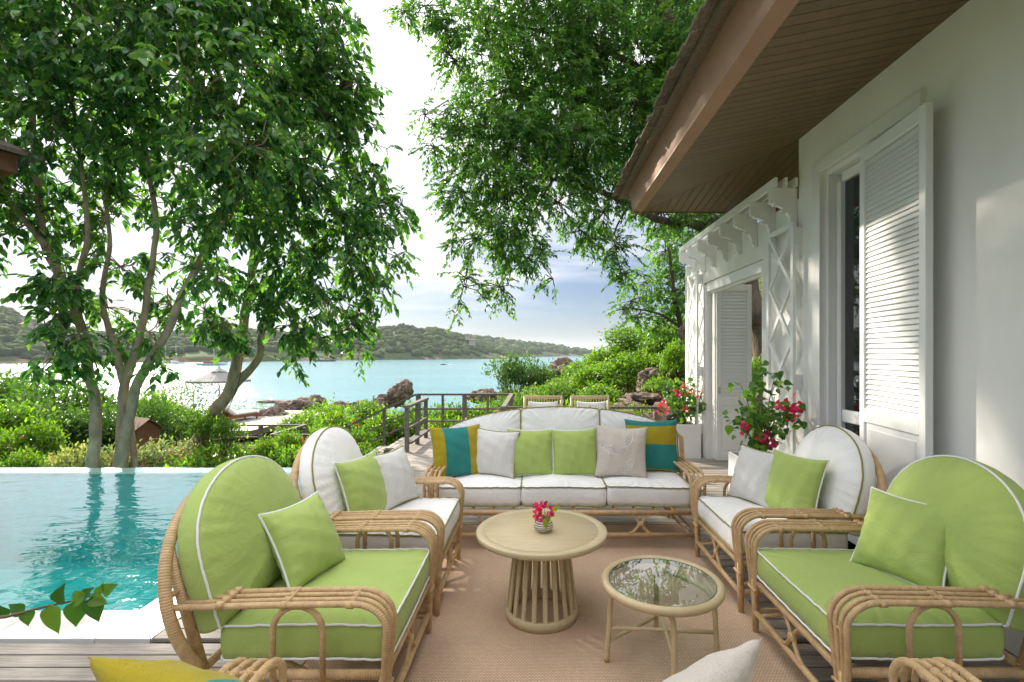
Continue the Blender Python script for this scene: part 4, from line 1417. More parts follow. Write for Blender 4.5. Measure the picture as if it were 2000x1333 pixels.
# ================================================================== RUG
rb = MB()
nxr, nyr = 50, 80
X0r, X1r, Y0r, Y1r = -1.165, 1.30, .55, 4.42
vs = []
for j in range(nyr + 1):
    for i in range(nxr + 1):
        x = X0r + (X1r - X0r) * i / nxr; y = Y0r + (Y1r - Y0r) * j / nyr
        w = mnoise.noise(Vector((x * .9, y * .6, 5.0))) * .02
        ed = min(1, min(i, nxr - i, j, nyr - j) / 3)
        zz_ = .006 + ed * (.004 + .004 * mnoise.noise(Vector((x * 2.2, y * 1.6, 1.0))) + .006 * math.exp(-((x - .62 - .1 * math.sin(y)) / .035) ** 2) * (y > 2.6))
        vs.append((x + w * .4, y + w, zz_))
fs = [(j * (nxr + 1) + i, j * (nxr + 1) + i + 1, (j + 1) * (nxr + 1) + i + 1, (j + 1) * (nxr + 1) + i) for j in range(nyr) for i in range(nxr)]
rb.add(vs, fs, True)
bt = MB()
ro = rb.build('rug', rug_m); tag(ro, 'tan woven sisal rug under the seating group', 'rug')
bd = MB(); bd.tube([(X0r, Y0r, .006), (X1r, Y0r, .006), (X1r + .003, (Y0r + Y1r) / 2, .006), (X1r, Y1r, .006), (X0r, Y1r, .006)], .006, 6, True)
bd.build('binding', rug_m, ro)

# ================================================================== TABLES, VASE
t = thing('coffee_table', 'round pale wooden coffee table on a slatted drum base', 'coffee table', (.024, 2.903, .009))
tb = MB(); TZ = .504
tb.lathe([(0, TZ - .034), (.375, TZ - .034), (.383, TZ - .028), (.384, TZ - .004), (.380, TZ), (.334, TZ), (.3325, TZ - .0022), (.331, TZ), (0, TZ)], seg=72)
tb.build('table_top', table_m, t)
tb = MB(); tb.lathe([(.193, 0), (.213, 0), (.213, .052), (.207, .056), (.198, .056), (.193, .05), (.193, 0)], seg=56); tb.build('base_ring', table_m, t)
tb = MB(); tb.lathe([(0, TZ - .06), (.165, TZ - .06), (.168, TZ - .035), (0, TZ - .035)], seg=48); tb.build('top_plate', table_m, t)
sl = MB(); sl.bar((.203, 0, .045), (.152, 0, TZ - .04), .026, .016, .004); slm = sl.mesh('slat', table_m)
for k in range(20):
    o = link('slat', slm, t); o.rotation_euler = (0, 0, 2 * PI * (k + .3) / 20)

t = thing('side_table', 'round cane side table with an inset glass top, right of the coffee table', 'side table', (.617, 2.447, .009))
gzt = .41
b = MB(); b.tube([(.278 * math.cos(a), .278 * math.sin(a), gzt - .012) for a in np.linspace(0, 2 * PI, 64, endpoint=False)], .021, 12, True); b.build('rim', cane_m, t)
b = MB(); b.lathe([(0, gzt), (.257, gzt), (.257, gzt - .006), (0, gzt - .006)], seg=64, smooth=False); b.build('glass_top', glass_table_m, t)
b = MB(); b.lathe([(.2565, gzt + .0012), (.2595, gzt + .0005), (.2595, gzt - .007), (.2565, gzt - .0075)], seg=64); b.build('glass_edge', glass_edge_m, t)
def ulegs(a0, a1):
    p = [Vector((math.cos(R(a)), math.sin(R(a)), 0)) for a in (a0, a1)]
    f0, f1 = p[0] * .272, p[1] * .272
    t0, t1 = p[0] * .25 + Vector((0, 0, gzt - .10)), p[1] * .25 + Vector((0, 0, gzt - .10))
    m_ = (p[0] + p[1]).normalized()
    c0, c1 = p[0] * .235 + Vector((0, 0, gzt - .045)), p[1] * .235 + Vector((0, 0, gzt - .045))
    mid = (c0 + c1) / 2 + m_ * .03
    pts = spline([f0, t0 * .6 + f0 * .4, t0, c0 * .85 + mid * .15, mid, c1 * .85 + mid * .15, t1, t1 * .6 + f1 * .4, f1], 6)
    b = MB(); b.tube(pts, .0135, 8); return b.build('leg_pair', cane_m, t)
ulegs(178, 268); ulegs(-8, 82)
b = MB()
F4 = [Vector((.262 * math.cos(R(a)), .262 * math.sin(R(a)), .17)) for a in (178, 268, -8, 82)]
b.tube([F4[0], F4[2]], .0095, 8); b.tube([F4[1] + Vector((0, 0, .012)), F4[3] + Vector((0, 0, .012))], .0095, 8)
b.tube([F4[0] * .98 + Vector((0, 0, -.06)), F4[3] + Vector((0, 0, -.08))], .009, 8)
b.build('stretcher', cane_m, t)

VX, VY, VZ = .034, 2.86, .513
t = MB(); t.lathe([(0, 0), (.030, 0), (.034, .003), (.052, .018), (.058, .034), (.054, .052), (.040, .066), (.030, .071), (.027, .069), (.036, .058), (.045, .04), (.03, .008), (0, .008)], seg=40)
vo = t.build('vase', ceramic_m); vo.location = (VX, VY, VZ); tag(vo, 'small round vase ringed in brown and cream on the coffee table', 'vase')

# ================================================================== LEAF TOOLS
def rnd_unit(n, r=rng):
    v = r.normal(size=(n, 3)); return v / np.linalg.norm(v, axis=1, keepdims=True)
def nrmz(v): return v / np.maximum(1e-9, np.linalg.norm(v, axis=-1, keepdims=True))
LEAF_T = {
 # x across, y along, z up; faces
 'oval': (np.array([(0, 0, 0), (-.5, .32, .10), (.5, .32, .10), (0, .38, -.02), (-.42, .68, .05), (.42, .68, .05), (0, .72, -.05), (0, 1, -.14)], float),
          [(0, 3, 1), (0, 2, 3), (1, 3, 6), (1, 6, 4), (3, 2, 5), (3, 5, 6), (4, 6, 7), (6, 5, 7)]),
 'lance': (np.array([(0, 0, 0), (-.5, .42, .10), (.5, .42, .10), (0, .45, -.02), (0, 1, -.10)], float), [(0, 3, 1), (0, 2, 3), (1, 3, 4), (3, 2, 4)]),
 'heart': (np.array([(0, .06, 0), (-.30, 0, .05), (.30, 0, .05), (-.5, .30, .12), (.5, .30, .12), (0, .4, -.02), (-.3, .68, .06), (.3, .68, .06), (0, 1.05, -.14)], float),
          [(0, 1, 3), (0, 3, 5), (0, 4, 2), (0, 5, 4), (3, 6, 5), (5, 7, 4), (6, 8, 5), (5, 8, 7)]),
}
def fine_leaf(prof, cup=.16, droop=.16, fold=.10, ns=9, nc=4):
    vs, fs = [], []
    for i in range(ns + 1):
        u = i / ns
        w = np.interp(u, [p[0] for p in prof], [p[1] for p in prof])
        for j in range(-nc // 2, nc // 2 + 1):
            q = j / (nc / 2)
            z = fold * abs(q) * w * 2 - droop * u * u + .018 * math.sin(9 * u + 2 * q) * abs(q)
            vs.append((q * w, u, z - cup * q * q * w * .4))
    k = nc + 1
    for i in range(ns):
        for j in range(nc):
            a = i * k + j
            fs += [(a, a + 1, a + k + 1), (a, a + k + 1, a + k)]
    return np.array(vs, float), fs
LEAF_HI = {
 'heart': fine_leaf([(0, .02), (.04, .26), (.12, .42), (.24, .5), (.38, .48), (.55, .37), (.72, .23), (.86, .10), (.95, .035), (1, .002)]),
 'oval': fine_leaf([(0, .02), (.08, .18), (.25, .42), (.42, .5), (.6, .46), (.78, .30), (.9, .14), (.96, .05), (1, .002)]),
 'lance': fine_leaf([(0, .02), (.1, .2), (.3, .44), (.45, .5), (.65, .38), (.85, .16), (1, .002)], ns=7, nc=2),
}
def leaf_basis(D, N):
    D = nrmz(D); S = np.cross(D, N); S = nrmz(S); U = np.cross(S, D); return S, D, U
def leaves_mesh(name, P, D, N, L, Wd, mat, tmpl='lance', tint=None):
    tv, tf = LEAF_T[tmpl]; tf = np.array(tf)
    S, D, U = leaf_basis(D, N)
    n = len(P); k = len(tv)
    V = (P[:, None, :] + tv[None, :, 0:1] * (S * Wd[:, None])[:, None, :] + tv[None, :, 1:2] * (D * L[:, None])[:, None, :] + tv[None, :, 2:3] * (U * L[:, None])[:, None, :])
    Fs = tf[None] + (np.arange(n) * k)[:, None, None]
    tint = rng.random(n) if tint is None else tint
    return fast_mesh(name, V.reshape(-1, 3), Fs.reshape(-1, 3), mat, {'tint': np.repeat(tint, k)})
leaf_cache = {}
def leaf_object(name, tmpl, mat, P, D, N, L, Wd, parent, inv=None):
    key = (tmpl, mat.name)
    if key not in leaf_cache:
        tv, tf = LEAF_HI[tmpl]
        leaf_cache[key] = fast_mesh(name, tv, np.array(tf), mat, {'tint': np.zeros(len(tv))}, smooth=True)
    S, D, U = leaf_basis(D[None], N[None]); S, D, U = S[0], D[0], U[0]
    o = bpy.data.objects.new(name, leaf_cache[key]); COL.objects.link(o); o.parent = parent
    m4 = Matrix(((S[0] * Wd, D[0] * L, U[0] * L, P[0]), (S[1] * Wd, D[1] * L, U[1] * L, P[1]), (S[2] * Wd, D[2] * L, U[2] * L, P[2]), (0, 0, 0, 1)))
    o.matrix_basis = m4
    if inv is not None: o.matrix_parent_inverse = inv
    return o
def prisms(name, A, B, r0, r1, mat):
    """many thin three-sided stems"""
    d = nrmz(B - A); h = np.where(np.abs(d[:, 2:3]) > .9, np.array([[1., 0, 0]]), np.array([[0, 0, 1.]]))
    s = nrmz(np.cross(d, h)); u = np.cross(s, d)
    V = []
    for P, r in ((A, r0), (B, r1)):
        r = np.asarray(r).reshape(-1, 1) if hasattr(r, '__len__') else r
        for k in range(3):
            V.append(P + (s * math.cos(2.094 * k) + u * math.sin(2.094 * k)) * r)
    V = np.stack(V, 1)
    n = len(A)
    f = np.array([(0, 1, 4, 3), (1, 2, 5, 4), (2, 0, 3, 5)])
    return fast_mesh(name, V.reshape(-1, 3), (f[None] + (np.arange(n) * 6)[:, None, None]).reshape(-1, 4), mat)

# bunch of bougainvillea in the vase
t = thing('bougainvillea_bunch', 'magenta bougainvillea with two variegated leaves standing in the small vase', 'flowers', (VX, VY, VZ + .06))
b = MB()
for k in range(5):
    a = k * 1.3; b.tube([(0, 0, -.04), (.01 * math.cos(a), .01 * math.sin(a), .02), (.03 * math.cos(a), .03 * math.sin(a), .06)], .0018, 5)
b.build('stem', stem_m, t)
r_ = np.random.default_rng(5)
for k in range(46):
    d = rnd_unit(1, r_)[0]; c = np.array([d[0] * .052 - .006, d[1] * .045, .055 + d[2] * .036])
    leaf_object('bract', 'heart', pink_m, c, d + r_.normal(size=3) * .5, rnd_unit(1, r_)[0], .034, .028, t)
for (px_, pz_, dx, dz, L) in ((.01, .035, .1, -1, .062), (.052, .075, .6, .5, .045), (.03, .06, -.1, -.5, .05)):
    leaf_object('leaf', 'oval', leaf_bush, np.array([px_, -.045, pz_]), np.array([dx, -.4, dz]), np.array([.2, -1, .3]), L, L * .6, t)

# ================================================================== TREES
CAMP = np.array([0, 0, CAMZ])
def in_frame(P, mrg=0):
    Y = np.maximum(P[:, 1], .05)
    px = 1050 + P[:, 0] / Y * F; py = 690 - (P[:, 2] - CAMZ) / Y * F
    return (P[:, 1] > .3) & (px > -mrg) & (px < 2000 + mrg) & (py > -mrg) & (py < 1333 + mrg)
def tree(name, label, base, limbs, blobs, leafm, leaf_len, leaf_w, per_m2, droop, tmpl, bark, seed, n_parts=300, twig_len=.42, per_twig=9, group=None, spot=None, rough=.02):
    r = np.random.default_rng(seed)
    t = thing(name, label, 'tree', base, 0, group); inv = Matrix.Translation(-Vector(base))
    for i, (pts, r0, r1) in enumerate(limbs):
        sp = spline(pts, 7); n = len(sp)
        rad = [r0 + (r1 - r0) * (k / (n - 1)) ** .8 for k in range(n)]
        q = []
        for k, p in enumerate(sp):
            q.append(p + Vector((mnoise.noise(p * 2.1), mnoise.noise(p * 2.1 + Vector((9, 0, 0))), 0)) * rad[k] * .5)
        mb = MB(); mb.tube(q, [x * (1 + .12 * mnoise.noise(p * 5)) for x, p in zip(rad, q)], 12)
        mb.build('trunk' if i == 0 else 'limb', bark, t).matrix_parent_inverse = inv
    tips = []
    for (pts, _, _) in limbs:
        for p in spline(pts, 4)[4:]: tips.append(p)
    tips = np.array([p[:] for p in tips])
    P0, D0, BA, BB = [], [], [], []
    for (px, py, Y, rp) in blobs:
        c = np.array(W(px, py, Y)[:]); rad = rp / F * Y
        n = max(6, int(per_m2 * (rad ** 2) * 3.14))
        u = rnd_unit(n, r); s_ = rad * r.random(n) ** .42
        off = u * s_[:, None]; off[:, 1] *= 1.15
        lump = np.array([mnoise.noise(Vector(c + o) * 1.5) for o in off])
        keep = lump > -.22
        off = off[keep]; u = u[keep]
        P0.append(c + off); D0.append(nrmz(u * .75 + np.array([0, 0, -droop]) + r.normal(size=u.shape) * .35))
        # twigs from the nearest limb point to the clump, and inside the clump
        j = np.argmin(((tips - c) ** 2).sum(1)); a = tips[j]
        mid = (a + c) / 2 + r.normal(size=3) * .12 * np.linalg.norm(c - a) + np.array([0, 0, .06]) * np.linalg.norm(c - a)
        BA += [a, mid]; BB += [mid, c]
        sel = r.choice(len(off), min(len(off), 14), replace=False)
        for k in sel:
            m_ = c + off[k] * .5 + r.normal(size=3) * .08 * rad
            BA += [c, m_]; BB += [m_, c + off[k]]
    P0 = np.concatenate(P0); D0 = np.concatenate(D0)
    nt = len(P0)
    # leaves along each drooping twig
    k = per_twig
    f = (np.arange(k) + .5) / k
    TL = twig_len * (.6 + .8 * r.random(nt))
    f_ = f[None, :] + r.normal(size=(nt, k)) * .03
    sag = np.array([0, 0, -1.]) * droop * .35
    LP = P0[:, None] + D0[:, None] * (f_ * TL[:, None])[..., None] + sag * ((f_ ** 2) * TL[:, None])[..., None]
    side = np.cross(D0, np.array([0, 0, 1.])); side = nrmz(side + 1e-6)
    sg = np.where(np.arange(k) % 2 == 0, 1., -1.)
    LD = D0[:, None] * .75 + side[:, None] * (sg[None, :] * .85)[..., None] + np.array([0, 0, -1.]) * droop * .8 + r.normal(size=(nt, k, 3)) * .28
    LN = np.array([0, 0, 1.]) + r.normal(size=(nt, k, 3)) * .45
    LP = LP.reshape(-1, 3); LD = LD.reshape(-1, 3); LN = LN.reshape(-1, 3)
    n = len(LP)
    L = leaf_len * (.65 + .6 * r.random(n)); Wd = leaf_w * (.75 + .5 * r.random(n)) * L / leaf_len
    tint = np.clip(np.repeat(r.random(nt), k) * .6 + r.random(n) * .4, 0, .999)
    # the leaves that show largest are parts of their own
    size = L / np.maximum(.5, np.linalg.norm(LP - CAMP, axis=1)) * in_frame(LP)
    big = np.argsort(-size)[:n_parts]
    for i in big: leaf_object('leaf', tmpl, leafm, LP[i], LD[i], LN[i], L[i], Wd[i], t, inv)
    rest = np.ones(n, bool); rest[big] = False
    o = link('foliage', leaves_mesh('foliage', LP[rest], LD[rest], LN[rest], L[rest], Wd[rest], leafm, tmpl, tint[rest]), t); o.matrix_parent_inverse = inv; tag(o, kind='stuff')
    A = np.concatenate([np.array(BA), P0]); B = np.concatenate([np.array(BB), P0 + D0 * TL[:, None] * .95 + sag * TL[:, None] * .9])
    r0 = np.concatenate([np.full(len(BA), .014), np.full(nt, .0035)]); r1 = np.concatenate([np.full(len(BA), .008), np.full(nt, .0018)])
    o = link('twigs', prisms('twigs', A, B, r0, r1, bark), t); o.matrix_parent_inverse = inv; tag(o, kind='stuff')
    if spot:
        ids = r.choice(n, spot[1]); m_ = len(ids)
        Q = LP[ids] + r.normal(size=(m_, 3)) * .04
        o = link('orange_leaves', leaves_mesh('orange_leaves', Q, rnd_unit(m_, r), rnd_unit(m_, r), np.full(m_, .045), np.full(m_, .035), spot[0], 'lance'), t); o.matrix_parent_inverse = inv; tag(o, kind='stuff')
    return t

def wp(l, Y): return [W(a, b, Y if len(c) == 0 else c[0]) for a, b, *c in l]
gt = 'trees on the slope beyond the pool'
tree('broadleaf_tree', 'leafy tree with a single pale trunk, leftmost beyond the pool', (W(184, 960, 7.6).x, 7.6, -1.0),
     [(wp([(184, 1000), (182, 900), (184, 800), (173, 720), (158, 640), (138, 580), (112, 530), (88, 480), (76, 400), (70, 320), (60, 200)], 7.6), .086, .04),
      (wp([(158, 640), (150, 560), (170, 470), (165, 380), (150, 260), (130, 120)], 7.6), .05, .02),
      (wp([(88, 480), (40, 420), (-20, 330), (-80, 200)], 7.5), .05, .02)],
     [(40, 120, 7.2, 125), (-10, 300, 7.4, 105), (120, 60, 7.0, 115), (20, 455, 7.6, 85), (120, 240, 7.4, 115), (-60, 80, 7.6, 120), (60, -110, 7.4, 130), (-90, -60, 7.6, 130), (170, -90, 7.3, 110),
      (100, 545, 7.3, 36), (130, 560, 7.2, 62), (110, 700, 7.0, 40), (145, 655, 7.0, 45), (-50, 500, 7.5, 35), (60, 380, 8.2, 90), (140, 620, 7.1, 34), (100, 745, 7.0, 22), (160, 330, 8.0, 60)],
     leaf_ficus, .150, .068, 74, .62, 'oval', bark_pale, 21, twig_len=.27, per_twig=8, spot=(orange_m, 90), group=gt)
tree('broadleaf_tree', 'leafy tree with several pale stems forking low, second from left beyond the pool', (W(235, 960, 7.75).x, 7.75, -1.0),
     [(wp([(232, 1010), (240, 880), (262, 770), (296, 700), (330, 640), (352, 590), (378, 535), (412, 478), (450, 420), (463, 388), (446, 350), (440, 280), (420, 160)], 7.75), .083, .03),
      (wp([(222, 1010), (232, 900), (238, 800), (244, 750), (263, 690), (276, 640), (288, 570), (298, 500), (305, 430), (290, 330), (270, 200)], 7.85), .086, .028),
      (wp([(245, 760), (228, 700), (210, 640), (200, 570), (215, 480), (205, 380)], 7.85), .06, .025),
      (wp([(262, 1000), (262, 920), (256, 840), (248, 770)], 7.95), .05, .045),
      (wp([(463, 388), (480, 350), (500, 280), (490, 180)], 7.75), .04, .02)],
     [(230, 70, 7.1, 125), (360, 60, 7.3, 125), (250, 210, 7.5, 105), (400, 190, 7.1, 120), (330, 320, 7.8, 70), (205, 420, 8.2, 60), (235, 520, 7.9, 55), (290, 650, 7.5, 34), (480, 290, 7.0, 85), (430, 420, 7.4, 62), (370, 520, 8.2, 40),
      (300, -100, 7.3, 130), (430, -60, 7.5, 120), (350, 430, 7.3, 45), (400, 320, 7.0, 70), (330, 590, 8.4, 30), (470, 130, 7.3, 90), (285, 395, 8.6, 45), (210, 600, 8.1, 45), (230, 660, 8.0, 36), (420, 540, 7.6, 40), (320, 720, 7.7, 18), (205, 300, 7.9, 60)],
     leaf_ficus, .150, .068, 74, .62, 'oval', bark_pale, 22, twig_len=.27, per_twig=8, spot=(orange_m, 130), group=gt)
tree('broadleaf_tree', 'leafy tree with a leaning forked trunk carrying a small black floodlight', (W(345, 925, 9.4).x, 9.4, -1.15),
     [(wp([(322, 990), (345, 925), (385, 865), (420, 805), (450, 758), (463, 715), (470, 670), (479, 600), (490, 540), (497, 470), (505, 380), (520, 250), (530, 120)], 9.4), .155, .04),
      (wp([(448, 762), (488, 724), (508, 690), (511, 652), (530, 610), (566, 565), (612, 512), (650, 440)], 9.4), .085, .03),
      (wp([(490, 540), (520, 470), (560, 420), (620, 350), (660, 270)], 9.2), .05, .02),
      (wp([(497, 480), (470, 420), (455, 330), (470, 230)], 9.5), .05, .02)],
     [(520, 80, 8.4, 120), (600, 140, 8.6, 100), (640, 225, 8.8, 86), (560, 270, 8.2, 105), (690, 255, 9.2, 52), (700, 340, 9.2, 50), (620, 390, 8.8, 95), (745, 425, 9.3, 55), (690, 480, 9.0, 78), (725, 550, 9.3, 45), (600, 510, 8.9, 75), (520, 430, 8.5, 72), (640, 590, 8.9, 52),
      (692, 630, 9.2, 36), (578, 640, 8.9, 30), (578, 705, 8.9, 16), (572, 670, 8.9, 20), (440, 630, 8.7, 36), (400, 610, 8.8, 36), (500, 565, 9.0, 45), (700, 160, 8.9, 42), (650, 60, 8.6, 60), (560, -60, 8.4, 110), (755, 290, 9.3, 20), (785, 400, 9.4, 22), (770, 500, 9.3, 30), (700, 685, 9.2, 18), (730, 610, 9.3, 22), (545, 590, 8.8, 40), (470, 660, 8.9, 20), (620, 660, 8.9, 20), (580, 340, 8.0, 60)],
     leaf_ficus, .150, .068, 82, .62, 'oval', bark_pale, 23, twig_len=.27, per_twig=8, spot=(orange_m, 90), group=gt)
tree('overhanging_tree', 'huge fine-leaved tree rising behind the garden gate and hanging over the roof', (W(1500, 760, 9.6).x, 9.6, gz(W(1500, 760, 9.6).x, 9.6)),
     [(wp([(1512, 900), (1490, 700), (1470, 600), (1440, 520), (1402, 460), (1376, 410), (1362, 340), (1352, 240), (1330, 120), (1300, 20), (1270, -100)], 9.7), .27, .10),
      (wp([(1395, 455), (1352, 436), (1318, 434), (1280, 428), (1230, 400), (1160, 370), (1080, 350), (1000, 350), (940, 380)], 9.7), .11, .02),
      (wp([(1362, 340), (1290, 270), (1200, 215), (1100, 190), (1000, 190), (920, 210)], 10), .10, .02),
      (wp([(1352, 240), (1270, 150), (1160, 90), (1050, 60), (930, 40)], 10.2), .10, .02),
      (wp([(1376, 410), (1420, 330), (1460, 200), (1480, 60)], 10.4), .12, .04),
      (wp([(1080, 350), (1040, 420), (1010, 500)], 9.5), .025, .01), (wp([(1230, 400), (1200, 460), (1215, 540)], 9.8), .025, .01), (wp([(985, 350), (930, 450), (905, 560)], 9.2), .02, .008)],
     [(950, 60, 9.5, 90), (1060, 60, 10, 105), (1180, 60, 10.5, 105), (1290, 70, 11, 85), (985, 175, 9.3, 92), (1090, 190, 10, 105), (1200, 200, 10.5, 95), (1290, 190, 11, 68), (965, 290, 9, 85), (1060, 310, 9.6, 95), (1160, 310, 10, 85), (1230, 295, 10.5, 55),
      (875, 210, 9, 34), (848, 290, 9, 24), (900, 240, 9, 44), (905, 375, 9, 48), (990, 385, 9, 72), (1090, 395, 9.5, 62), (930, 465, 9, 46), (912, 545, 9, 28), (897, 592, 9, 14), (1000, 475, 9.2, 52), (1052, 500, 9.3, 38), (975, 560, 9.2, 26), (962, 605, 9.2, 13), (1180, 415, 10, 50), (1205, 485, 10, 32), (1222, 535, 10, 22), (1150, 465, 10, 24),
      (1000, -80, 9.8, 120), (1150, -100, 10.3, 130), (1300, -70, 11, 120), (1420, -20, 11, 90), (1290, 415, 11, 36), (1370, 400, 11, 46), (1420, 415, 11, 40), (830, 12, 9, 34), (790, 22, 9, 18), (870, 60, 9.2, 30), (890, 120, 9.2, 30), (1440, 180, 11.4, 110), (1340, 110, 9.2, 70), (1320, 210, 9.2, 60), (1270, 290, 9.3, 50), (1240, 210, 9.2, 60), (1330, 30, 9.2, 70), (1230, 360, 9.3, 40), (1290, 410, 9.4, 34), (1350, 425, 9.4, 30), (1400, 425, 9.4, 28), (1130, 250, 9.0, 60), (1030, 250, 8.9, 60), (1150, 40, 9.4, 70), (1250, 130, 9.8, 70), (1130, 120, 9.4, 60), (1250, 385, 10.6, 36), (1080, 545, 9.3, 20), (830, 225, 9, 16)],
     leaf_rain, .105, .045, 150, .48, 'lance', bark_dark, 24, twig_len=.30, per_twig=12)
tree('hillside_tree', 'small bright green tree on the rocky slope beside the garden wall', (W(1345, 720, 14.5).x, 14.5, gz(W(1345, 720, 14.5).x, 14.5)),
     [(wp([(1350, 760), (1342, 690), (1330, 640), (1318, 590), (1312, 540), (1305, 480)], 14.5), .12, .04), (wp([(1330, 640), (1290, 615), (1250, 605), (1215, 600)], 14.5), .05, .015), (wp([(1318, 590), (1345, 540), (1350, 480)], 14.5), .05, .02)],
     [(1300, 490, 15, 42), (1262, 550, 15, 38), (1312, 570, 15, 48), (1232, 588, 14.5, 28), (1340, 525, 15, 38), (1215, 605, 14.5, 18), (1292, 625, 14.5, 30), (1330, 450, 15, 40), (1345, 610, 14.6, 40), (1245, 620, 14.5, 18), (1290, 440, 15, 20)],
     leaf_rain, .13, .06, 80, .4, 'lance', bark_dark, 25, n_parts=120, twig_len=.32, per_twig=10)
# floodlight on the leaning trunk
t = thing('floodlight', 'small black floodlight strapped high on the leaning trunk', 'floodlight', W(479, 684, 9.25))
b = MB(); b.box((.03, -.06, 0), (.20, .07, .15), .01, Matrix.Rotation(R(25), 3, 'Z') @ Matrix.Rotation(R(20), 3, 'Y')); b.build('lamp_housing', black_m, t)
b = MB(); b.box((-.05, .0, 0), (.05, .10, .03), .004); b.build('bracket', black_m, t)
b = MB(); b.tube([(-.03, -.02, -.05), (-.07, .0, -.35), (-.14, .0, -.7), (-.30, .02, -1.05), (-.5, .05, -1.4)], .006, 5); b.build('cable', black_m, t)

# ================================================================== SHRUBS
def shrub_mesh(seed, w, h, n, leafm, ll, lw, tmpl, dens=1.0, flowers=None):
    r = np.random.default_rng(seed)
    c = []
    nb = 9
    for k in range(nb):
        a = r.random() * 6.28; rr = w / 2 * .6 * math.sqrt(r.random())
        c.append((rr * math.cos(a), rr * math.sin(a), h * (.30 + .45 * r.random()), w * (.20 + .14 * r.random())))
    P, N = [], []
    for (x, y, z, rad) in c:
        m_ = n // nb
        u = rnd_unit(m_, r); u[:, 2] = np.abs(u[:, 2]) * .9 + u[:, 2] * .1
        s = rad * (.55 + .5 * r.random(m_) ** .6)
        # upright shoots break the outline
        sh = (r.random(m_) < .12)
        s = np.where(sh, s * (1 + .5 * r.random(m_)), s)
        P.append(np.array([x, y, z]) + u * s[:, None] * np.array([1, 1, .9 * h / w + .35])); N.append(u)
    P = np.concatenate(P); N = np.concatenate(N)
    P[:, 2] = np.maximum(P[:, 2], .02)
    D = N * .6 + r.normal(size=P.shape) * .6 + np.array([0, 0, .15])
    m_ = len(P)
    L = ll * (.6 + .8 * r.random(m_)); Wd = lw * L / ll
    fol = leaves_mesh('foliage', P, D, np.array([0, 0, 1.]) + N * .5 + r.normal(size=P.shape) * .4, L, Wd, leafm, tmpl, np.clip(.5 + .28 * r.normal(size=m_), 0, .999))
    sel = r.choice(m_, 40)
    A = np.stack([r.normal(size=40) * w * .06, r.normal(size=40) * w * .06, np.full(40, -.25)], -1)
    st = prisms('stems', A, P[sel], .014, .004, stem_m)
    fl = None
    if flowers:
        sel = r.choice(m_, flowers[1]); q = len(sel)
        top = P[sel] * 1.04; k = flowers[2]
        FP = np.repeat(top, k, 0) + r.normal(size=(q * k, 3)) * flowers[3]
        fl = leaves_mesh('blossoms', FP, rnd_unit(q * k, r), rnd_unit(q * k, r), np.full(q * k, flowers[4]), np.full(q * k, flowers[4] * .9), flowers[0], 'heart')
    return fol, st, fl
SH = {
 'bright': [shrub_mesh(101 + i, 1.5, 1.0, 3600, leaf_bush, .075, .036, 'oval') for i in range(3)],
 'dark': [shrub_mesh(111 + i, 1.6, 1.15, 3400, leaf_dark, .085, .034, 'lance') for i in range(2)],
 'pink': [shrub_mesh(121 + i, 1.2, .8, 2200, leaf_bush, .07, .034, 'oval', flowers=(rose_m, 12, 5, .03, .045)) for i in range(2)],
 'magenta': [shrub_mesh(131 + i, 1.2, .8, 2400, leaf_bush, .065, .04, 'heart', flowers=(pink_m, 8, 9, .035, .045)) for i in range(2)],
 'bed': [shrub_mesh(161 + i, 1.1, .6, 1700, leaf_pale, .055, .026, 'oval', flowers=(rose_m, 22, 5, .03, .034)) for i in range(2)],
 'airy': [shrub_mesh(141, 2.4, 2.2, 1500, leaf_dark, .09, .03, 'lance')],
 'sprawl': [shrub_mesh(151 + i, 1.1, .55, 1300, leaf_bush, .06, .036, 'heart') for i in range(2)],
}
shn = 0
def shrub(kind, label, px, py_top, Y, w, group, name='shrub'):
    global shn
    shn += 1
    fol, st, fl = SH[kind][shn % len(SH[kind])]
    ref = {'bright': (1.5, 1.0), 'dark': (1.6, 1.15), 'pink': (1.2, .8), 'magenta': (1.2, .8), 'airy': (2.4, 2.2), 'bed': (1.1, .6), 'sprawl': (1.1, .55)}[kind]
    top = W(px, py_top, Y); g_ = gz(top.x, Y) - .03
    h = max(.3, top.z - g_)
    hmax_ = 1.7 * w * ref[1] / ref[0]
    if h > hmax_: g_ += h - hmax_; h = hmax_
    t = thing(name, label, 'shrub', (top.x, Y, g_), shn * 2.39, group)
    sx = w / ref[0]; sz = h / ref[1] * .92
    for nm, me in (('foliage', fol), ('stems', st), ('blossoms', fl)):
        if me is None: continue
        o = link(nm, me, t); o.scale = (sx, sx, sz); tag(o, kind='stuff')
    return t
gl = 'shrubs on the slope left of the pool'
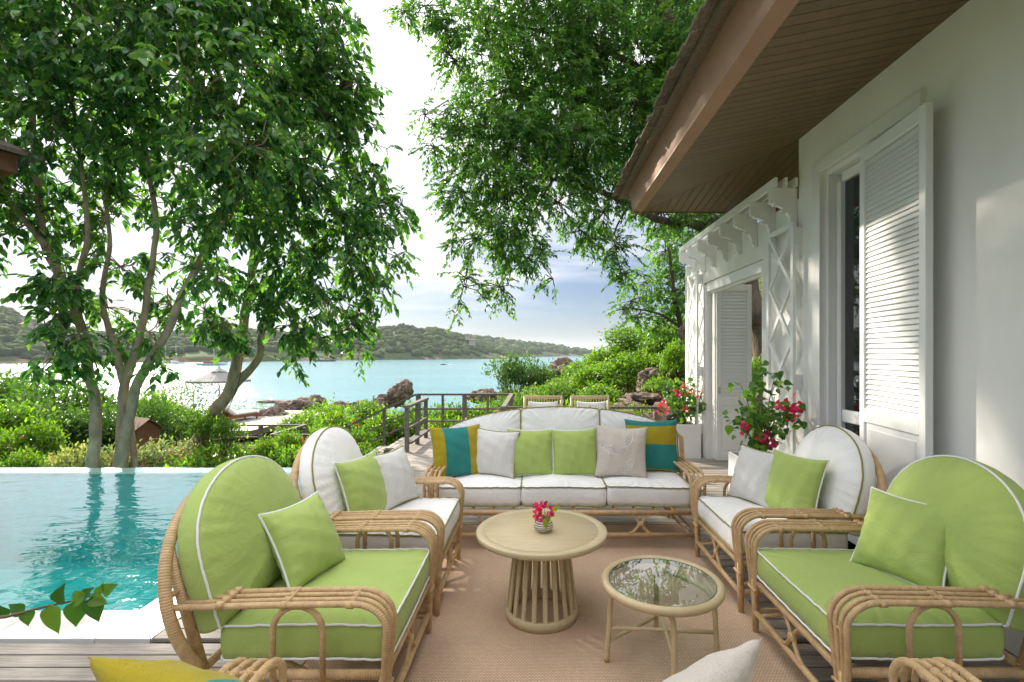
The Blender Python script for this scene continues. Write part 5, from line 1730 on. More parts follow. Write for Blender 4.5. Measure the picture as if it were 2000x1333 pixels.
for k, (kind, px, py, Y, w, lab) in enumerate([
    ('dark', 30, 728, 15, 3.4, 'tall rounded shrub at the far left edge, against the glittering sea'),
    ('dark', 135, 738, 13.5, 2.6, 'dark dense shrub right behind the leftmost trunk'),
    ('airy', 120, 700, 17, 3.0, 'loose grey green shrub above the dark one at the left'),
    ('dark', 85, 785, 11.5, 2.2, 'mid green shrub between the left edge and the leftmost trunk'),
    ('bright', 5, 790, 10.8, 2.0, 'bright green shrub cut by the left edge of the picture'),
    ('dark', 165, 792, 11.6, 1.9, 'green shrub seen just behind the leftmost pale trunk'),
    ('dark', 215, 800, 12.2, 1.8, 'green shrub in the gap between the two pale trunks'),
    ('bright', 70, 822, 9.1, 1.2, 'yellow green shrub with upright shoots near the pool edge'),
    ('pink', 15, 842, 8.8, 1.1, 'shrub with a few rose pink flowers at the left pool edge'),
    ('bed', 140, 878, 8.1, 1.0, 'pale flowering bed plant just left of the leftmost trunk'),
    ('bright', 300, 768, 15.5, 2.3, 'bright rounded shrub above the little brown house box'),
    ('bright', 345, 792, 16.5, 2.2, 'bright low shrub left of the sun deck'),
    ('dark', 262, 786, 14, 1.9, 'green shrub behind the forked stems'),
    ('airy', 370, 722, 24, 4.2, 'airy grey green bush left of the parasol pole'),
    ('airy', 315, 740, 23, 3.6, 'airy bush between the forked stems and the parasol'),
    ('airy', 490, 778, 27, 3.0, 'thin twiggy bush on the shore right of the parasol'),
    ('bed', 222, 872, 8.3, 1.0, 'low bed plant with pink flowers between the two trunks'),
    ('bed', 300, 868, 8.5, 1.2, 'pink flowered bed plant below the brown house box'),
    ('bed', 365, 862, 9.0, 1.2, 'pink flowered bed plant in front of the sun deck'),
    ('bright', 45, 880, 8.0, .9, 'low bright shrub against the left end of the pool edge')]):
    shrub(kind, lab, px, py, Y, w, gl)
gv = 'creepers round the lower landing'
for k, (kind, px, py, Y, w, lab) in enumerate([
    ('sprawl', 405, 800, 9.2, .75, 'green creeper climbing the foot of the leaning trunk'),
    ('sprawl', 440, 815, 9.0, .6, 'green creeper standing against the leaning trunk'),
    ('sprawl', 395, 872, 8.4, 1.2, 'creeper spilling over the pool edge left of the lower landing'),
    ('sprawl', 490, 872, 8.6, 1.0, 'creeper growing in front of the lower landing boards'),
    ('magenta', 525, 862, 8.7, .5, 'creeper climbing the corner post of the lower landing'),
    ('magenta', 590, 868, 8.5, 1.1, 'creeper with pink flowers left of the white armchair back'),
    ('magenta', 560, 850, 10.2, .8, 'creeper growing through the lower landing rails'),
    ('magenta', 700, 838, 8.7, .75, 'flowering creeper just left of the stair landing'),
    ('sprawl', 715, 868, 7.9, .5, 'dark green creeper at the left edge of the deck behind the white armchair'),
    ('magenta', 655, 830, 10.6, 1.0, 'flowering creeper under the sloping stair rail')]):
    shrub(kind, lab, px, py, Y, w, gv, 'creeper')
gr = 'shrubs on the slope beyond the deck'
for k, (kind, px, py, Y, w, lab) in enumerate([
    ('bright', 1255, 640, 18, 2.8, 'bright shrub on the slope left of the hillside tree'),
    ('bright', 1315, 632, 16, 2.4, 'bright shrub under the hillside tree, next to the trellis'),
    ('bright', 1205, 676, 18.5, 2.4, 'bright shrub where the slope meets the sea horizon'),
    ('bright', 1150, 705, 20, 2.2, 'bright shrub growing over the headland rocks'),
    ('bright', 1175, 712, 16, 2.4, 'bright shrub in the middle of the right slope'),
    ('bright', 1240, 690, 14.5, 2.2, 'bright shrub above the stone steps'),
    ('bright', 1300, 690, 14, 1.8, 'bright shrub between the big grey rock and the trellis'),
    ('bright', 1110, 738, 16.5, 2.4, 'bright shrub above the right dining chair'),
    ('bright', 1165, 752, 13, 1.6, 'bright shrub right behind the right dining chair'),
    ('bright', 1065, 750, 15, 2.0, 'bright shrub above the left dining chair'),
    ('dark', 1015, 694, 21, 2.7, 'dark rounded shrub standing against the sea above the railing corner'),
    ('dark', 1055, 712, 20.5, 1.8, 'smaller dark shrub touching the rounded one'),
    ('bright', 1000, 772, 13.5, 1.7, 'bright shrub behind the railing corner post'),
    ('bright', 940, 786, 13, 1.7, 'bright shrub behind the middle of the back railing'),
    ('bright', 885, 792, 13.2, 1.7, 'bright shrub behind the left half of the back railing'),
    ('magenta', 875, 812, 11.6, 1.2, 'shrub with red flowers seen through the back railing'),
    ('magenta', 1100, 800, 9.4, 1.1, 'pink flowered shrub between the two dining chairs'),
    ('magenta', 1220, 790, 9.6, 1.1, 'pink flowered shrub right of the right dining chair'),
    ('bright', 825, 800, 14, 1.6, 'bright shrub behind the stair head posts'),
    ('magenta', 770, 800, 14.5, 1.8, 'pink flowered shrub above the sloping stair rail'),
    ('bright', 720, 786, 18, 2.2, 'bright shrub below the leaning boulder'),
    ('bright', 660, 792, 19, 2.4, 'bright shrub left of the leaning boulder'),
    ('magenta', 650, 812, 14, 1.6, 'pink flowered shrub above the white armchair back'),
    ('bright', 600, 808, 18, 2.2, 'bright shrub at the right end of the sun deck'),
    ('bright', 1292, 738, 11.4, .9, 'small bright shrub growing over the stone steps'),
    ('bright', 1325, 668, 12.2, 1.1, 'bright shrub hanging over the big grey rock by the trellis'),
    ('bright', 1472, 700, 8.9, .9, 'leafy shrub seen through the open gateway'),
    ('dark', 1480, 565, 11.5, 1.8, 'shrub high behind the gateway'),
    ('bright', 1255, 838, 9.0, .7, 'bright tuft below the railing beside the far planter')]):
    shrub(kind, lab, px, py, Y, w, gr)

# ground cover: nobody could count it
def cover(name, region, n, leafm, ll, seed, hmax=.4):
    r = np.random.default_rng(seed)
    x0, x1, y0, y1 = region
    X = x0 + (x1 - x0) * r.random(n); Y = y0 + (y1 - y0) * r.random(n) ** 1.5
    Z = ground_z(X, Y)
    lump = np.array([mnoise.fractal(Vector((x * .9, y * .9, seed)), .8, 2, 3) for x, y in zip(X, Y)])
    keep = (lump > -.35) & (Z > SEA + 1.0) & ~((X > -2.4) & (X < 2.7) & (Y < 10.3) & ~((X > -.4) & (Y > 7.8))) & ~((X > -8.8) & (X < -4) & (Y > 10.6) & (Y < 12.5)) & ~((X < -10) & (Y > 19) & (Y < 26.3) & (X > -17.5)) & ~((X < -2) & (Y < 7.2))
    X, Y, Z, lump = X[keep], Y[keep], Z[keep], lump[keep]
    m_ = len(X)
    P = np.stack([X, Y, Z + hmax * np.clip(.35 + lump, .08, 1) * (.3 + .7 * r.random(m_))], -1)
    D = r.normal(size=(m_, 3)) + np.array([0, 0, .6])
    s = (.6 + .8 * r.random(m_)) * ll * (.8 + Y / 24)
    o = link(name, leaves_mesh(name, P, D, np.array([0, 0, 1.]) + r.normal(size=(m_, 3)) * .4, s, s * .5, leafm, 'lance', np.clip(.5 + .3 * lump + .2 * r.normal(size=m_), 0, .999)))
    tag(o, kind='stuff'); return o
cover('ground_cover', (-24, 12, 6.9, 34), 90000, leaf_bush, .085, 5, .55)
cover('ground_cover', (-10, 6, 7.3, 18), 40000, leaf_bush, .07, 6, .5)
cover('flower_bed_cover', (-7.6, -4.6, 7.2, 11), 12000, leaf_pale, .05, 7, .42)
r_ = np.random.default_rng(77)
n = 700
X = -7.4 + 2.8 * r_.random(n); Y = 7.3 + 3.2 * r_.random(n); Z = ground_z(X, Y) + .42 * (.5 + .6 * r_.random(n))
o = link('flower_bed_blossoms', leaves_mesh('flower_bed_blossoms', np.stack([X, Y, Z], -1), rnd_unit(n, r_), rnd_unit(n, r_), np.full(n, .045), np.full(n, .04), rose_m, 'heart')); tag(o, kind='stuff')

# ================================================================== ROCKS
def rock(label, c, size, seed, rz=0.0, lean=(0, 0), sub=4, group='rocks along the shore and slope'):
    v, f = ico(sub)
    out = []
    for p in v:
        q = Vector(p)
        n1 = mnoise.fractal(q * 1.3 + Vector((seed * 3.7, 0, 0)), .9, 2.2, 5)
        n2 = abs(mnoise.noise(q * 2.6 + Vector((0, seed * 5.1, 0))))
        n3 = mnoise.voronoi(q * 1.7 + Vector((seed * 1.9, 0, 0)))[0]
        s = 1 + .30 * n1 - .24 * (1 - min(1, n2 * 4)) - .20 * (.35 - min(.7, n3[1] - n3[0]))
        # flattened facets
        q = q * s
        out.append((q.x * size[0] / 2 + lean[0] * q.z * size[2] / 2, q.y * size[1] / 2 + lean[1] * q.z * size[2] / 2, q.z * size[2] / 2))
    o = link('rock', fast_mesh('rock', np.array(out), f, rock_m, smooth=False))
    o.location = c; o.rotation_euler = (0, 0, rz); tag(o, label, 'rock', group); return o
rock('big leaning boulder standing up against the sea left of the stair head', W(780, 770, 30), (1.5, 1.3, 1.75), 1, 0, (.40, 0))
rock('brown low rock at the foot of the leaning boulder', W(748, 786, 30), (1.5, 1.2, .9), 2, .3)
rock('dark low rock in front of the leaning boulder', W(735, 792, 27), (.8, .7, .6), 3, 1.0)
rock('brown shore rock, largest of the group left of the boulder', W(595, 792, 43), (2.8, 2.2, 1.5), 4, .2)
rock('dark shore rock at the left of the shore group', W(558, 796, 45), (2.6, 2.0, 1.1), 5, .9)
rock('dark shore rock on top of the shore group', W(618, 785, 44), (2.0, 1.7, 1.2), 6, 1.7)
rock('flat dark rock awash in the sea beyond the sun deck', W(525, 785, 58), (2.6, 1.6, .4), 7, .1)
rock('low dark rock right of the shore group', W(660, 794, 40), (1.8, 1.5, .8), 8, 2.2)
rock('low dark rock between the shore group and the boulder', W(700, 792, 38), (1.6, 1.3, .7), 9, .5)
rock('dark pointed rock on the edge of the sun deck', W(528, 814, 24), (1.5, 1.1, .95), 10, .4, (.25, 0))
rock('sloping brown rock at the sea left of the dark rounded shrub', W(945, 774, 33), (2.2, 1.6, 1.1), 11, .2, (.3, 0))
rock('brown rock below the dark rounded shrub', W(992, 772, 31), (1.5, 1.2, .9), 12, 1.2)
rock('headland rock on the skyline of the right slope', W(1110, 728, 34), (2.8, 2.2, 1.9), 13, .3, (-.25, 0))
rock('headland rock right of the skyline rock', W(1165, 722, 36), (2.6, 2.0, 1.4), 14, 2.0)
rock('pale headland rock below the skyline rock', W(1135, 748, 31), (2.0, 1.6, 1.1), 15, 1.4)
rock('big grey rock leaning on the slope beside the trellis', W(1338, 722, 12.6), (.85, .9, 1.15), 16, .3, (.35, .1))
rock('brown rock high up next to the trellis top of the slope', W(1345, 655, 13.6), (.45, .6, .7), 17, 1.0)
rock('dark rock half hidden under shrubs above the steps', W(1280, 745, 12.6), (1.1, .9, .7), 18, .5)
rock('flat stone, topmost of the rough steps', W(1285, 765, 11.6), (1.0, .9, .28), 19, .2)
rock('flat stone, middle of the rough steps', W(1250, 780, 11.0), (1.1, .9, .30), 20, .7)
rock('flat stone, lowest of the rough steps', W(1225, 798, 10.4), (1.0, .8, .30), 21, 1.1)
rock('brown boulder behind the flowering far planter', W(1305, 812, 10.2), (.75, .7, .65), 22, .4)
rock('brown boulder below the railing right of the far sofa back', W(1270, 838, 9.4), (.9, .8, .7), 23, 1.5)
rock('brown rock seen low through the gateway', W(1476, 745, 10.6), (1.0, .9, 1.0), 24, .6)

# stacked logs and a timber frame behind the gateway
lg_c = W(1478, 672, 10.9)
k = 0
for (dx, dz, rr) in ((-.20, -.10, .12), (.08, -.14, .10), (-.06, .09, .13), (.22, .06, .10), (-.34, .10, .10), (.34, -.12, .11)):
    b = MB(); b.tube([(0, -.25, 0), (0, .35, 0)], rr, 14, caps=True, smooth=False)
    o = b.build('log', log_m); o.location = (lg_c.x + dx, lg_c.y, lg_c.z + dz)
    tag(o, ['cut log, lowest left of the pile behind the gateway', 'cut log at the bottom middle of the pile behind the gateway', 'largest cut log in the middle of the pile behind the gateway', 'cut log at the upper right of the pile behind the gateway', 'cut log at the far left top of the pile behind the gateway', 'cut log at the far right of the pile behind the gateway'][k], 'log', 'logs piled behind the gateway'); k += 1
tp = W(1478, 640, 10.9)
t = thing('timber_frame', 'brown timber frame above the logs behind the gateway', 'timber frame', (tp.x, 11.0, tp.z - .35)); 
for (x, z, w, h) in ((.14, .35, .14, 1.0), (-.5, .35, .14, 1.0)):
    b = MB(); b.box((x, 0, z), (w, .1, h), .006); b.build('post', box_m, t)
b = MB(); b.box((-.18, 0, .88), (.9, .11, .10), .006); b.build('beam', box_m, t)
rock('rocky ledge under the log pile behind the gateway', (lg_c.x, 11.2, lg_c.z - .75), (1.8, 1.2, 1.2), 25, .2)

# ================================================================== PLANTERS WITH BOUGAINVILLEA
def planter(label, x0, x1, y0, y1, h):
    cx, cy = (x0 + x1) / 2, (y0 + y1) / 2; w, d = x1 - x0, y1 - y0
    t = thing('planter', label, 'planter', (cx, cy, 0), 0, 'white planters by the garden wall')
    b = MB(); th = .018
    b.box((0, -d / 2 + th / 2, h / 2), (w, th, h), .003); b.box((0, d / 2 - th / 2, h / 2), (w, th, h), .003)
    b.box((-w / 2 + th / 2, 0, h / 2), (th, d - 2 * th, h), .003); b.box((w / 2 - th / 2, 0, h / 2), (th, d - 2 * th, h), .003)
    b.build('box', white_panel, t)
    b = MB(); b.box((0, 0, h - .06), (w - 2 * th - .01, d - 2 * th - .01, .05)); b.build('liner', black_m, t)
    b = MB(); n = 14
    vs = [((i / n - .5) * (w - .07), (j / n - .5) * (d - .07), h - .03 + random.uniform(0, .02)) for j in range(n + 1) for i in range(n + 1)]
    b.add(vs, [(j * (n + 1) + i, j * (n + 1) + i + 1, (j + 1) * (n + 1) + i + 1, (j + 1) * (n + 1) + i) for j in range(n) for i in range(n)])
    b.build('mulch', soil_m, t)
planter('white square planter standing before the near trellis, holding the tall bougainvillea', 1.82, 2.25, 4.26, 4.69, .61)
planter('white square planter at the far end of the garden wall, holding the bushy bougainvillea', 2.0, 2.40, 7.22, 7.62, .50)
def bougainvillea(label, base, ht, spread, nst, nleaf, ll, flowers, seed, skew=(0, 0)):
    r = np.random.default_rng(seed)
    t = thing('bougainvillea', label, 'plant', base, 0, 'potted bougainvilleas')
    paths = []
    for k in range(nst):
        a = 6.28 * k / nst + r.normal() * .3; rr = spread * (.35 + .65 * r.random()); h = ht * (.45 + .55 * r.random())
        paths.append(spline([(0, 0, -.05), (rr * .25 * math.cos(a), rr * .25 * math.sin(a), h * .35), (rr * .7 * math.cos(a) + skew[0] * h * .5, rr * .7 * math.sin(a), h * .75), (rr * 1.05 * math.cos(a) + skew[0] * h, rr * 1.05 * math.sin(a), h * (.98 if h > ht * .7 else .75))], 8))
    for p in paths:
        b = MB(); b.tube(p, [.0075 * (1 - .75 * i / len(p)) for i in range(len(p))], 6); b.build('stem', stem_m, t)
    for k in range(nleaf):
        p = paths[k % nst]; f_ = .18 + .82 * r.random() ** .8; i = min(len(p) - 2, int(f_ * (len(p) - 1)))
        c = np.array(p[i][:]) + r.normal(size=3) * np.array([.055, .055, .045]) * (1 + .3 * r.random()) * (spread / .32)
        D = r.normal(size=3) * .6 + np.array([0, -.2, -.45]); N = np.array([0, -.55, 1.]) + r.normal(size=3) * .45
        L = ll * (.6 + .6 * r.random())
        leaf_object('leaf', 'heart', leaf_boug, c, D, N, L, L * .8, t)
    for (fx_, fy_, fz_, cnt, sp_) in flowers:
        for k in range(cnt):
            c = np.array([fx_, fy_, fz_]) + r.normal(size=3) * sp_
            leaf_object('bract', 'heart', pink_m, c, rnd_unit(1, r)[0], rnd_unit(1, r)[0], ll * .62, ll * .5, t)
bougainvillea('tall bougainvillea with small magenta clusters in the planter by the near trellis', (2.035, 4.47, .58), .92, .30, 12, 296, .082,
    [(.24, -.14, .50, 20, .035), (.21, -.15, .45, 16, .035), (-.20, -.12, .30, 10, .022), (-.03, -.15, .20, 18, .03), (-.08, -.15, .24, 8, .02), (.03, -.14, .14, 8, .02), (.10, -.1, .53, 6, .02)], 41)
bougainvillea('bushy bougainvillea with pink clusters in the planter at the far end of the wall', (2.2, 7.42, .47), .72, .36, 12, 280, .085,
    [(.02, -.2, .55, 14, .05), (-.16, -.2, .50, 8, .04), (.14, -.2, .48, 8, .035), (-.36, -.1, .26, 16, .05), (-.02, -.25, .28, 8, .03), (-.30, -.1, .36, 8, .035)], 42)

# ================================================================== DINING SET BEHIND THE SOFA
oak = cane_m
def dining_chair(label, loc, rz):
    t = thing('dining_chair', label, 'dining chair', loc, rz, 'slatted dining chairs')
    w, d = .27, .25
    for s in (-1, 1):
        b = MB(); b.bar((s * w, -d, .0), (s * w, -d, .44), .035, .035, .004); b.build('leg', oak, t)
        b = MB(); b.tube([(s * w, d, 0), (s * w, d, .44), (s * w, d + .03, .68), (s * w, d + .07, .905)], .02, 8); b.build('leg', oak, t)
        b = MB(); b.bar((s * w, -d, .64), (s * w, d + .02, .66), .04, .025, .004); b.build('armrest', oak, t)
    b = MB(); b.box((0, 0, .43), (.56, .52, .035), .006); b.build('seat', oak, t)
    b = MB(); b.bar((-w - .02, d + .07, .895), (w + .02, d + .07, .895), .03, .05, .008); b.build('top_rail', oak, t)
    b = MB(); b.bar((-w, d + .01, .55), (w, d + .01, .55), .025, .04, .004); b.build('lower_rail', oak, t)
    for x in np.linspace(-.215, .215, 12):
        b = MB(); b.bar((x, d + .01, .55), (x, d + .066, .885), .013, .015, .002); b.build('slat', oak, t)
    return t
dc = dining_chair('slatted dining chair behind the sofa, the left of the two facing the camera', (.08, 6.95, 0), 0)
copy_tree(dc, None, 'slatted dining chair behind the sofa, the right of the two facing the camera', (.77, 6.95, 0), 0)
copy_tree(dc, None, 'dining chair turned away, only its top rail showing above the sofa back', (.77, 5.72, 0), PI)
gd = 'pillows on the dining chairs'
pillow('pale pillow with tiny dots on the left dining chair', (.08, 6.95, .445), (0, -1), 14, .43, linen_fab, None, 51, group=gd)
pillow('plain pale pillow on the right dining chair', (.77, 6.95, .445), (0, -1), 14, .43, linen_fab, None, 52, group=gd)
t = thing('dining_table', 'round dining table between the dining chairs, hidden behind the sofa back', 'dining table', (.45, 6.35, 0))
b = MB(); b.lathe([(0, .70), (.48, .70), (.49, .71), (.49, .73), (.48, .74), (0, .74)], seg=48); b.build('table_top', table_m, t)
b = MB(); b.lathe([(.26, 0), (.25, .03), (.06, .06), (.05, .69), (.2, .70)], seg=24); b.build('pedestal', table_m, t)
t = thing('plate', 'white plate with a dark patterned rim on the dining table', 'plate', (.42, 6.3, .742))
b = MB(); b.lathe([(0, .004), (.09, .004), (.15, .028), (.152, .031), (.09, .009), (0, .009)], seg=36); b.build('dish', white_panel, t)
b = MB(); b.lathe([(.128, .0255), (.150, .0335), (.1515, .0335), (.130, .0245)], seg=36); b.build('rim_band', simple('blue_glaze', (.03, .03, .08), .3), t)

# ================================================================== FAR THINGS ON THE SLOPE
bx = W(277, 868, 12.2)
t = thing('box_house', 'small brown box shaped like a house beside the forked tree', 'box', (bx.x, 12.2, bx.z), R(-28))
b = MB(); b.box((0, 0, .16), (.62, .5, .46), .01); b.prism([(-.31, -.25, .39), (-.31, .25, .39), (-.31, 0, .60)], (.62, 0, 0)); b.build('wall', box_m, t)
for s in (-1, 1):
    b = MB(); b.prism([(-.40, 0, .66), (-.40, 0, .63), (-.40, s * .34, .36), (-.40, s * .34, .39)], (.80, 0, 0)); b.build('roof', box_roof_m, t)
b = MB(); b.box((-.02, -.256, .15), (.36, .015, .40), .004); b.build('door', redwood_m, t)
b = MB(); b.box((0, 0, -.4), (.14, .14, .68), .006); b.build('post', box_m, t)

pz = zs
t = thing('parasol', 'white square parasol on a red wooden pole, open on the sun deck', 'parasol', (-16.2, 25, pz))
b = MB(); b.tube([(0, 0, 0), (0, 0, 2.28)], .03, 8); b.build('pole', redwood_m, t)
b = MB(); b.box((0, 0, .06), (.6, .6, .12), .02); b.build('base', rail_m, t)
b = MB()
S_ = 1.42; ez, tz = 1.66, 2.10
cor = [(S_ * math.cos(R(45 * k + 22)), S_ * math.sin(R(45 * k + 22)), ez) for k in range(8)]
ctr = [(.30 * math.cos(R(45 * k + 22)), .30 * math.sin(R(45 * k + 22)), tz) for k in range(8)]
b.add(cor + ctr, [(k, (k + 1) % 8, 8 + (k + 1) % 8, 8 + k) for k in range(8)])
b.add([(p[0], p[1], p[2] - .09) for p in cor] + cor, [(k, (k + 1) % 8, 8 + (k + 1) % 8, 8 + k) for k in range(8)])
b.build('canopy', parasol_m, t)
b = MB(); cc = [(.40 * math.cos(R(45 * k + 22)), .40 * math.sin(R(45 * k + 22)), tz + .03) for k in range(8)]
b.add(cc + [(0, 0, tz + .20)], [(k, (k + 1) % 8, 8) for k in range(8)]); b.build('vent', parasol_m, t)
b = MB(); b.lathe([(0, tz + .18), (.03, tz + .20), (.02, tz + .27), (.012, tz + .32), (0, tz + .33)], seg=10); b.build('finial', redwood_m, t)
for k in range(8):
    b = MB(); b.tube([(0, 0, 1.55), (S_ * .6 * math.cos(R(45 * k + 22)), S_ * .6 * math.sin(R(45 * k + 22)), 1.82)], .012, 5); b.build('rib', redwood_m, t)
def lounger(label, loc, rz):
    t = thing('sun_lounger', label, 'sun lounger', loc, rz, 'sun loungers on the sun deck')
    b = MB()
    for s in (-1, 1): b.box((s * .36, .1, .22), (.05, 1.95, .12), .006)
    b.box((0, -.85, .22), (.70, .05, .12), .006); b.box((0, 1.05, .22), (.70, .05, .12), .006)
    b.build('frame', redwood_m, t)
    for sx in (-1, 1):
        for sy in (-.75, .95):
            l = MB(); l.box((sx * .34, sy, .08), (.06, .06, .16), .004); l.build('leg', redwood_m, t)
    b = MB(); b.box((0, .42, .34), (.68, 1.25, .12), .035); b.build('mattress', white_fab, t)
    b = MB(); b.box((0, -.50, .58), (.70, .86, .20), .06, Matrix.Rotation(R(-38), 3, 'X')); b.build('backrest', white_fab, t)
    b = MB(); b.box((0, -.52, .40), (.60, .50, .03), .004, Matrix.Rotation(R(-38), 3, 'X')); b.build('back_frame', redwood_m, t)
    return t
l1 = lounger('white cushioned sun lounger, the left one under the parasol', (-14.85, 21.4, pz + .0), R(-14))
copy_tree(l1, None, 'white cushioned sun lounger, the right one beside the leaning trunk', (-13.55, 21.9, pz), R(-14))

# ================================================================== BOATS
def hull(L, w, h, mat, parent, sheer=.25):
    b = MB(); n = 14; vs = []
    for i in range(n + 1):
        u = i / n; x = (u - .5) * L; ww = w / 2 * (1 - abs(2 * u - .9) ** 3.2) if u > .45 else w / 2 * (1 - .25 * (1 - u / .45) ** 2)
        ww = max(ww, .02); zt = h + sheer * h * ((2 * u - .9) ** 2)
        vs += [(x, -ww, zt), (x * .97, -ww * .75, h * .3), (x * .94, 0, -.3), (x * .97, ww * .75, h * .3), (x, ww, zt)]
    fs = []
    for i in range(n):
        a, c = i * 5, (i + 1) * 5
        for k in range(4): fs.append((a + k, a + k + 1, c + k + 1, c + k))
        fs.append((a, c, c + 4, a + 4))
    fs.append((0, 1, 2, 3, 4)); fs.append(tuple(n * 5 + k for k in range(5)))
    b.add(vs, fs); return b.build('hull', mat, parent)
def sailboat(label, px, py, L, mast, hullm, cabin, rz=0.0, boom=None):
    Y = (CAMZ - SEA) * F / (py - 690)
    t = thing('sailboat', label, 'sailboat', ((px - 1050) / F * Y, Y, SEA), rz, 'boats at anchor in the bay')
    hull(L, L * .24, L * .075, hullm, t)
    b = MB(); b.box((-.05 * L, 0, L * .11), (L * .45, L * .15, L * .07), .1); b.build('cabin', cabin, t)
    b = MB(); b.tube([(.06 * L, 0, L * .1), (.04 * L, 0, mast)], [L * .010, L * .006], 6); b.build('mast', hull_w, t)
    b = MB(); b.tube([(.05 * L, 0, L * .22), (-.40 * L, 0, L * .21)], L * .016, 6); b.build('boom', boom or hull_w, t)
    b = MB(); b.tube([(.5 * L, 0, L * .1), (.62 * L, 0, L * .15)], L * .008, 5); b.build('bowsprit', hull_w, t)
    b = MB()
    for e in ((.5 * L, 0, L * .1), (-.48 * L, 0, L * .1)): b.tube([e, (.04 * L, 0, mast * .98)], L * .0018, 4)
    b.build('stay', black_m, t)
sailboat('white gulet with a red awning and one tall mast', 415, 714, 15.5, 13.0, hull_w, canvas_r, 0.05, canvas_r)
sailboat('white sailboat at the left, partly behind the leaves', 342, 711, 9.5, 12.0, hull_w, hull_w, .5)
sailboat('white sailboat farthest left with only its mast clear of the leaves', 322, 710, 9, 11.5, hull_w, hull_w, .3)
def motorboat(label, px, py, L, hm, name='motorboat', cab=True):
    Y = (CAMZ - SEA) * F / (py - 690)
    t = thing(name, label, 'boat', ((px - 1050) / F * Y, Y, SEA), .1, 'boats at anchor in the bay')
    hull(L, L * .3, L * .09, hm, t)
    if cab:
        b = MB(); b.box((-.05 * L, 0, L * .15), (L * .34, L * .18, L * .10), .05); b.build('cabin', hull_d, t)
motorboat('small dark speedboat with a short white wake in open water', 866, 713, 3.4, hull_d)
Yw = (CAMZ - SEA) * F / 22.5
wk = MB(); wk.box(((882 - 1050) / F * Yw, Yw, SEA + .02), (4.5, .35, .08), .03)
tag(wk.build('wake', hull_w), kind='structure')
motorboat('tiny empty dinghy floating left of the gulet', 377, 717, 2.4, hull_d, 'dinghy', False)
Y = (CAMZ - SEA) * F / 16.5
t = thing('ferry', 'long dark ferry with a thatched canopy moored off the far beach', 'ferry', ((634 - 1050) / F * Y, Y, SEA), 0, 'boats at anchor in the bay')
hull(17.5, 3.6, 1.0, hull_d, t, .1)
b = MB(); b.box((-2.5, 0, 1.9), (7, 2.4, 1.1), .1); b.build('cabin', build_w, t)
b = MB(); b.add([(0, -2, 3.0), (6, -2, 3.0), (6, 2, 3.0), (0, 2, 3.0), (3, 0, 4.4)], [(0, 1, 4), (1, 2, 4), (2, 3, 4), (3, 0, 4), (0, 3, 2, 1)]); b.build('canopy', log_m, t)
b = MB(); b.tube([(4, 0, 1), (4, 0, 6.4)], .12, 5); b.build('mast', hull_w, t)

# ================================================================== BUILDINGS ON THE HILLS
def villa(label, px, py, Y, w, h, floors, bays, roof=True, grp='buildings on the far hills'):
    p = W(px, py, Y)
    t = thing('hill_building', label, 'building', p, random.uniform(-.1, .1), grp)
    b = MB(); b.box((0, 0, h / 2 - 2), (w, w * .5, h + 4)); b.build('wall', build_w, t)
    for f_ in range(floors):
        zc = h * (f_ + .5) / floors
        for k in range(bays):
            xx = (k + .5) / bays * w - w / 2
            b = MB(); b.box((xx, -w * .25 - .05, zc), (w / bays * .66, .12, h / floors * .55)); b.build('window', build_d, t)
        b = MB(); b.box((0, -w * .25 - .5, h * f_ / floors), (w * 1.02, 1.0, .25)); b.build('balcony', build_w, t)
    b = MB()
    if roof: b.add([(-w * .55, -w * .32, h), (w * .55, -w * .32, h), (w * .55, w * .3, h), (-w * .55, w * .3, h), (-w * .3, 0, h + w * .16), (w * .3, 0, h + w * .16)], [(0, 1, 5, 4), (1, 2, 5), (2, 3, 4, 5), (3, 0, 4), (0, 3, 2, 1)])
    else: b.box((0, 0, h + .15), (w * 1.05, w * .56, .3))
    b.build('roof', roof_red if roof else build_w, t)
villa('white terraced resort block with a flat roof at the top left hillside', 30, 632, 405, 17, 5, 2, 6, False)
villa('white resort house with a red roof at the left edge of the hillside', 8, 645, 392, 11, 4, 1, 4)
villa('white resort house with a red roof in the middle of the left hillside', 45, 644, 388, 11, 4, 1, 4)
villa('white resort block lowest on the left hillside', 30, 657, 375, 16, 4.5, 1, 6)
villa('small white resort house under the leaves on the left hillside', 68, 658, 380, 8, 4, 1, 3)
villa('grey villa near the top of the middle hill', 913, 657, 585, 5, 2.2, 1, 4)
villa('pale villas on the shoulder of the middle hill', 922, 668, 575, 7, 2.4, 1, 5)
villa('pale villa half hidden in trees on the middle hill', 862, 668, 575, 4.5, 2, 1, 3)
villa('low pale villa above the pink shore rocks', 912, 688, 560, 5, 2, 1, 3)

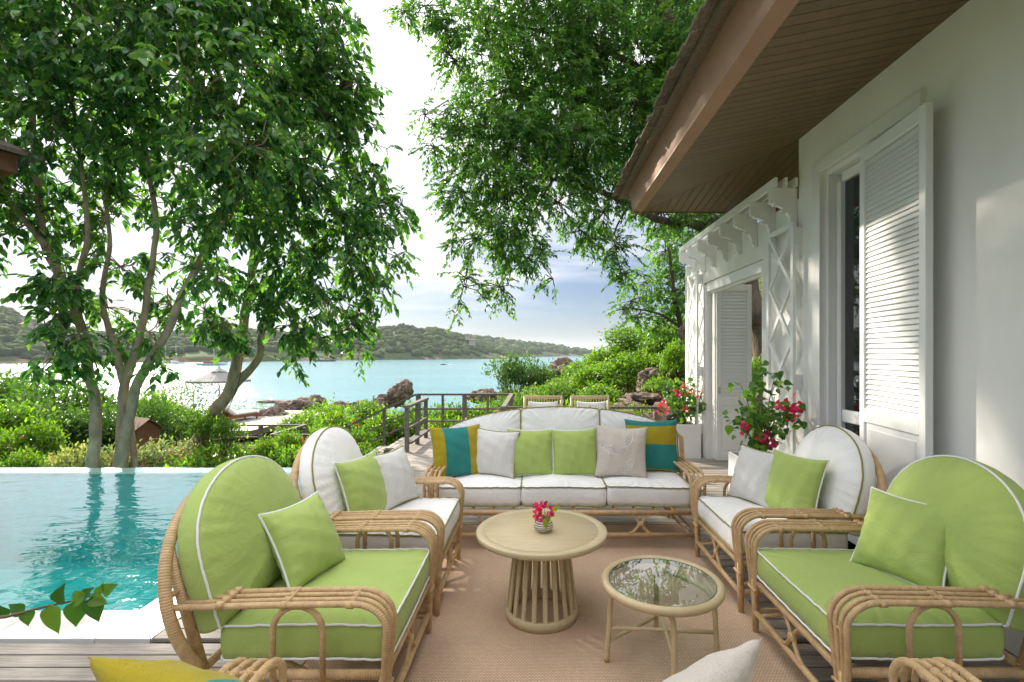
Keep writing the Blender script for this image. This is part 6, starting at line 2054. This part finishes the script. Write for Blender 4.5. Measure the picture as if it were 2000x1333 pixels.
# ================================================================== LEAFY TWIG AT THE NEAR LEFT
t = thing('leafy_branch', 'long leafy shoot reaching in low at the left over the pool edge', 'plant', (-2.0, .95, 0)); tinv = Matrix.Translation(Vector((2.0, -.95, 0)))
pts = [Vector((-2.0, .95, 0)), Vector((-1.95, .97, .45)), Vector((-1.7, 1.05, .82)), W(-60, 1222, 1.12), W(20, 1203, 1.14), W(90, 1185, 1.16), W(150, 1172, 1.17), W(203, 1156, 1.18)]
sp = spline(pts, 8)
b = MB(); b.tube(sp, [.006 * (1 - .75 * i / len(sp)) for i in range(len(sp))], 6); b.build('stem', stem_m, t).matrix_parent_inverse = tinv
for (px, py, dx, dz, L, nx) in ((12, 1206, -.2, .5, .045, .3), (48, 1196, -.8, .45, .05, -.2), (52, 1192, .25, -1, .045, .9), (100, 1182, .25, -1, .085, -.1), (112, 1180, .3, .85, .062, .1), (140, 1174, .8, .35, .06, .2), (150, 1172, .1, -1, .075, .9), (160, 1170, .55, .6, .05, -.3), (182, 1165, .25, -.9, .075, .2), (176, 1166, .9, -.3, .055, -.1), (192, 1160, .5, .9, .035, .7), (200, 1157, .9, .5, .05, .5), (-25, 1212, .0, -1, .07, .2), (-50, 1218, .2, .9, .07, .2)):
    c = np.array(W(px, py, 1.155)[:])
    leaf_object('leaf', 'heart', leaf_boug, c, np.array([dx, -.15, dz]), np.array([nx, -1., .45]), L * .84, L * .62, t, tinv)

# ================================================================== AIR
hz = MB(); hz.box((0, 6950, 60), (18600, 14700, 134))
hm = bpy.data.materials.new('haze_air'); hm.use_nodes = True
hn = hm.node_tree.nodes; hn.clear()
ho = hn.new('ShaderNodeOutputMaterial'); hv = hn.new('ShaderNodeVolumePrincipled')
hv.inputs['Color'].default_value = (.88, .93, 1.0, 1); hv.inputs['Density'].default_value = .00016
hm.node_tree.links.new(hv.outputs[0], ho.inputs['Volume'])
tag(hz.build('haze', hm), kind='stuff')

# ================================================================== FALLEN LEAVES
for (x, y, z, rz, mt, lab) in ((1.345, 3.52, .006, .6, leaf_boug, 'green fallen leaf on the dark boards beside the rug'),
                          (.62, 1.93, .024, 2.1, orange_m, 'small brown fallen leaf on the rug in front of the cane side table'),
                          (-.33, 2.22, .024, 4.0, orange_m, 'small brown fallen leaf on the rug left of the coffee table')):
    tv, tf = LEAF_HI['oval']
    L = .055 if mt is leaf_boug else .022
    o = link('fallen_leaf', fast_mesh('fallen_leaf', tv * np.array([L * .5, L, L * .6]), np.array(tf), mt, {'tint': np.full(len(tv), .3)}, smooth=True))
    o.location = (x, y, z); o.rotation_euler = (0, 0, rz); tag(o, lab, 'leaf', 'fallen leaves')
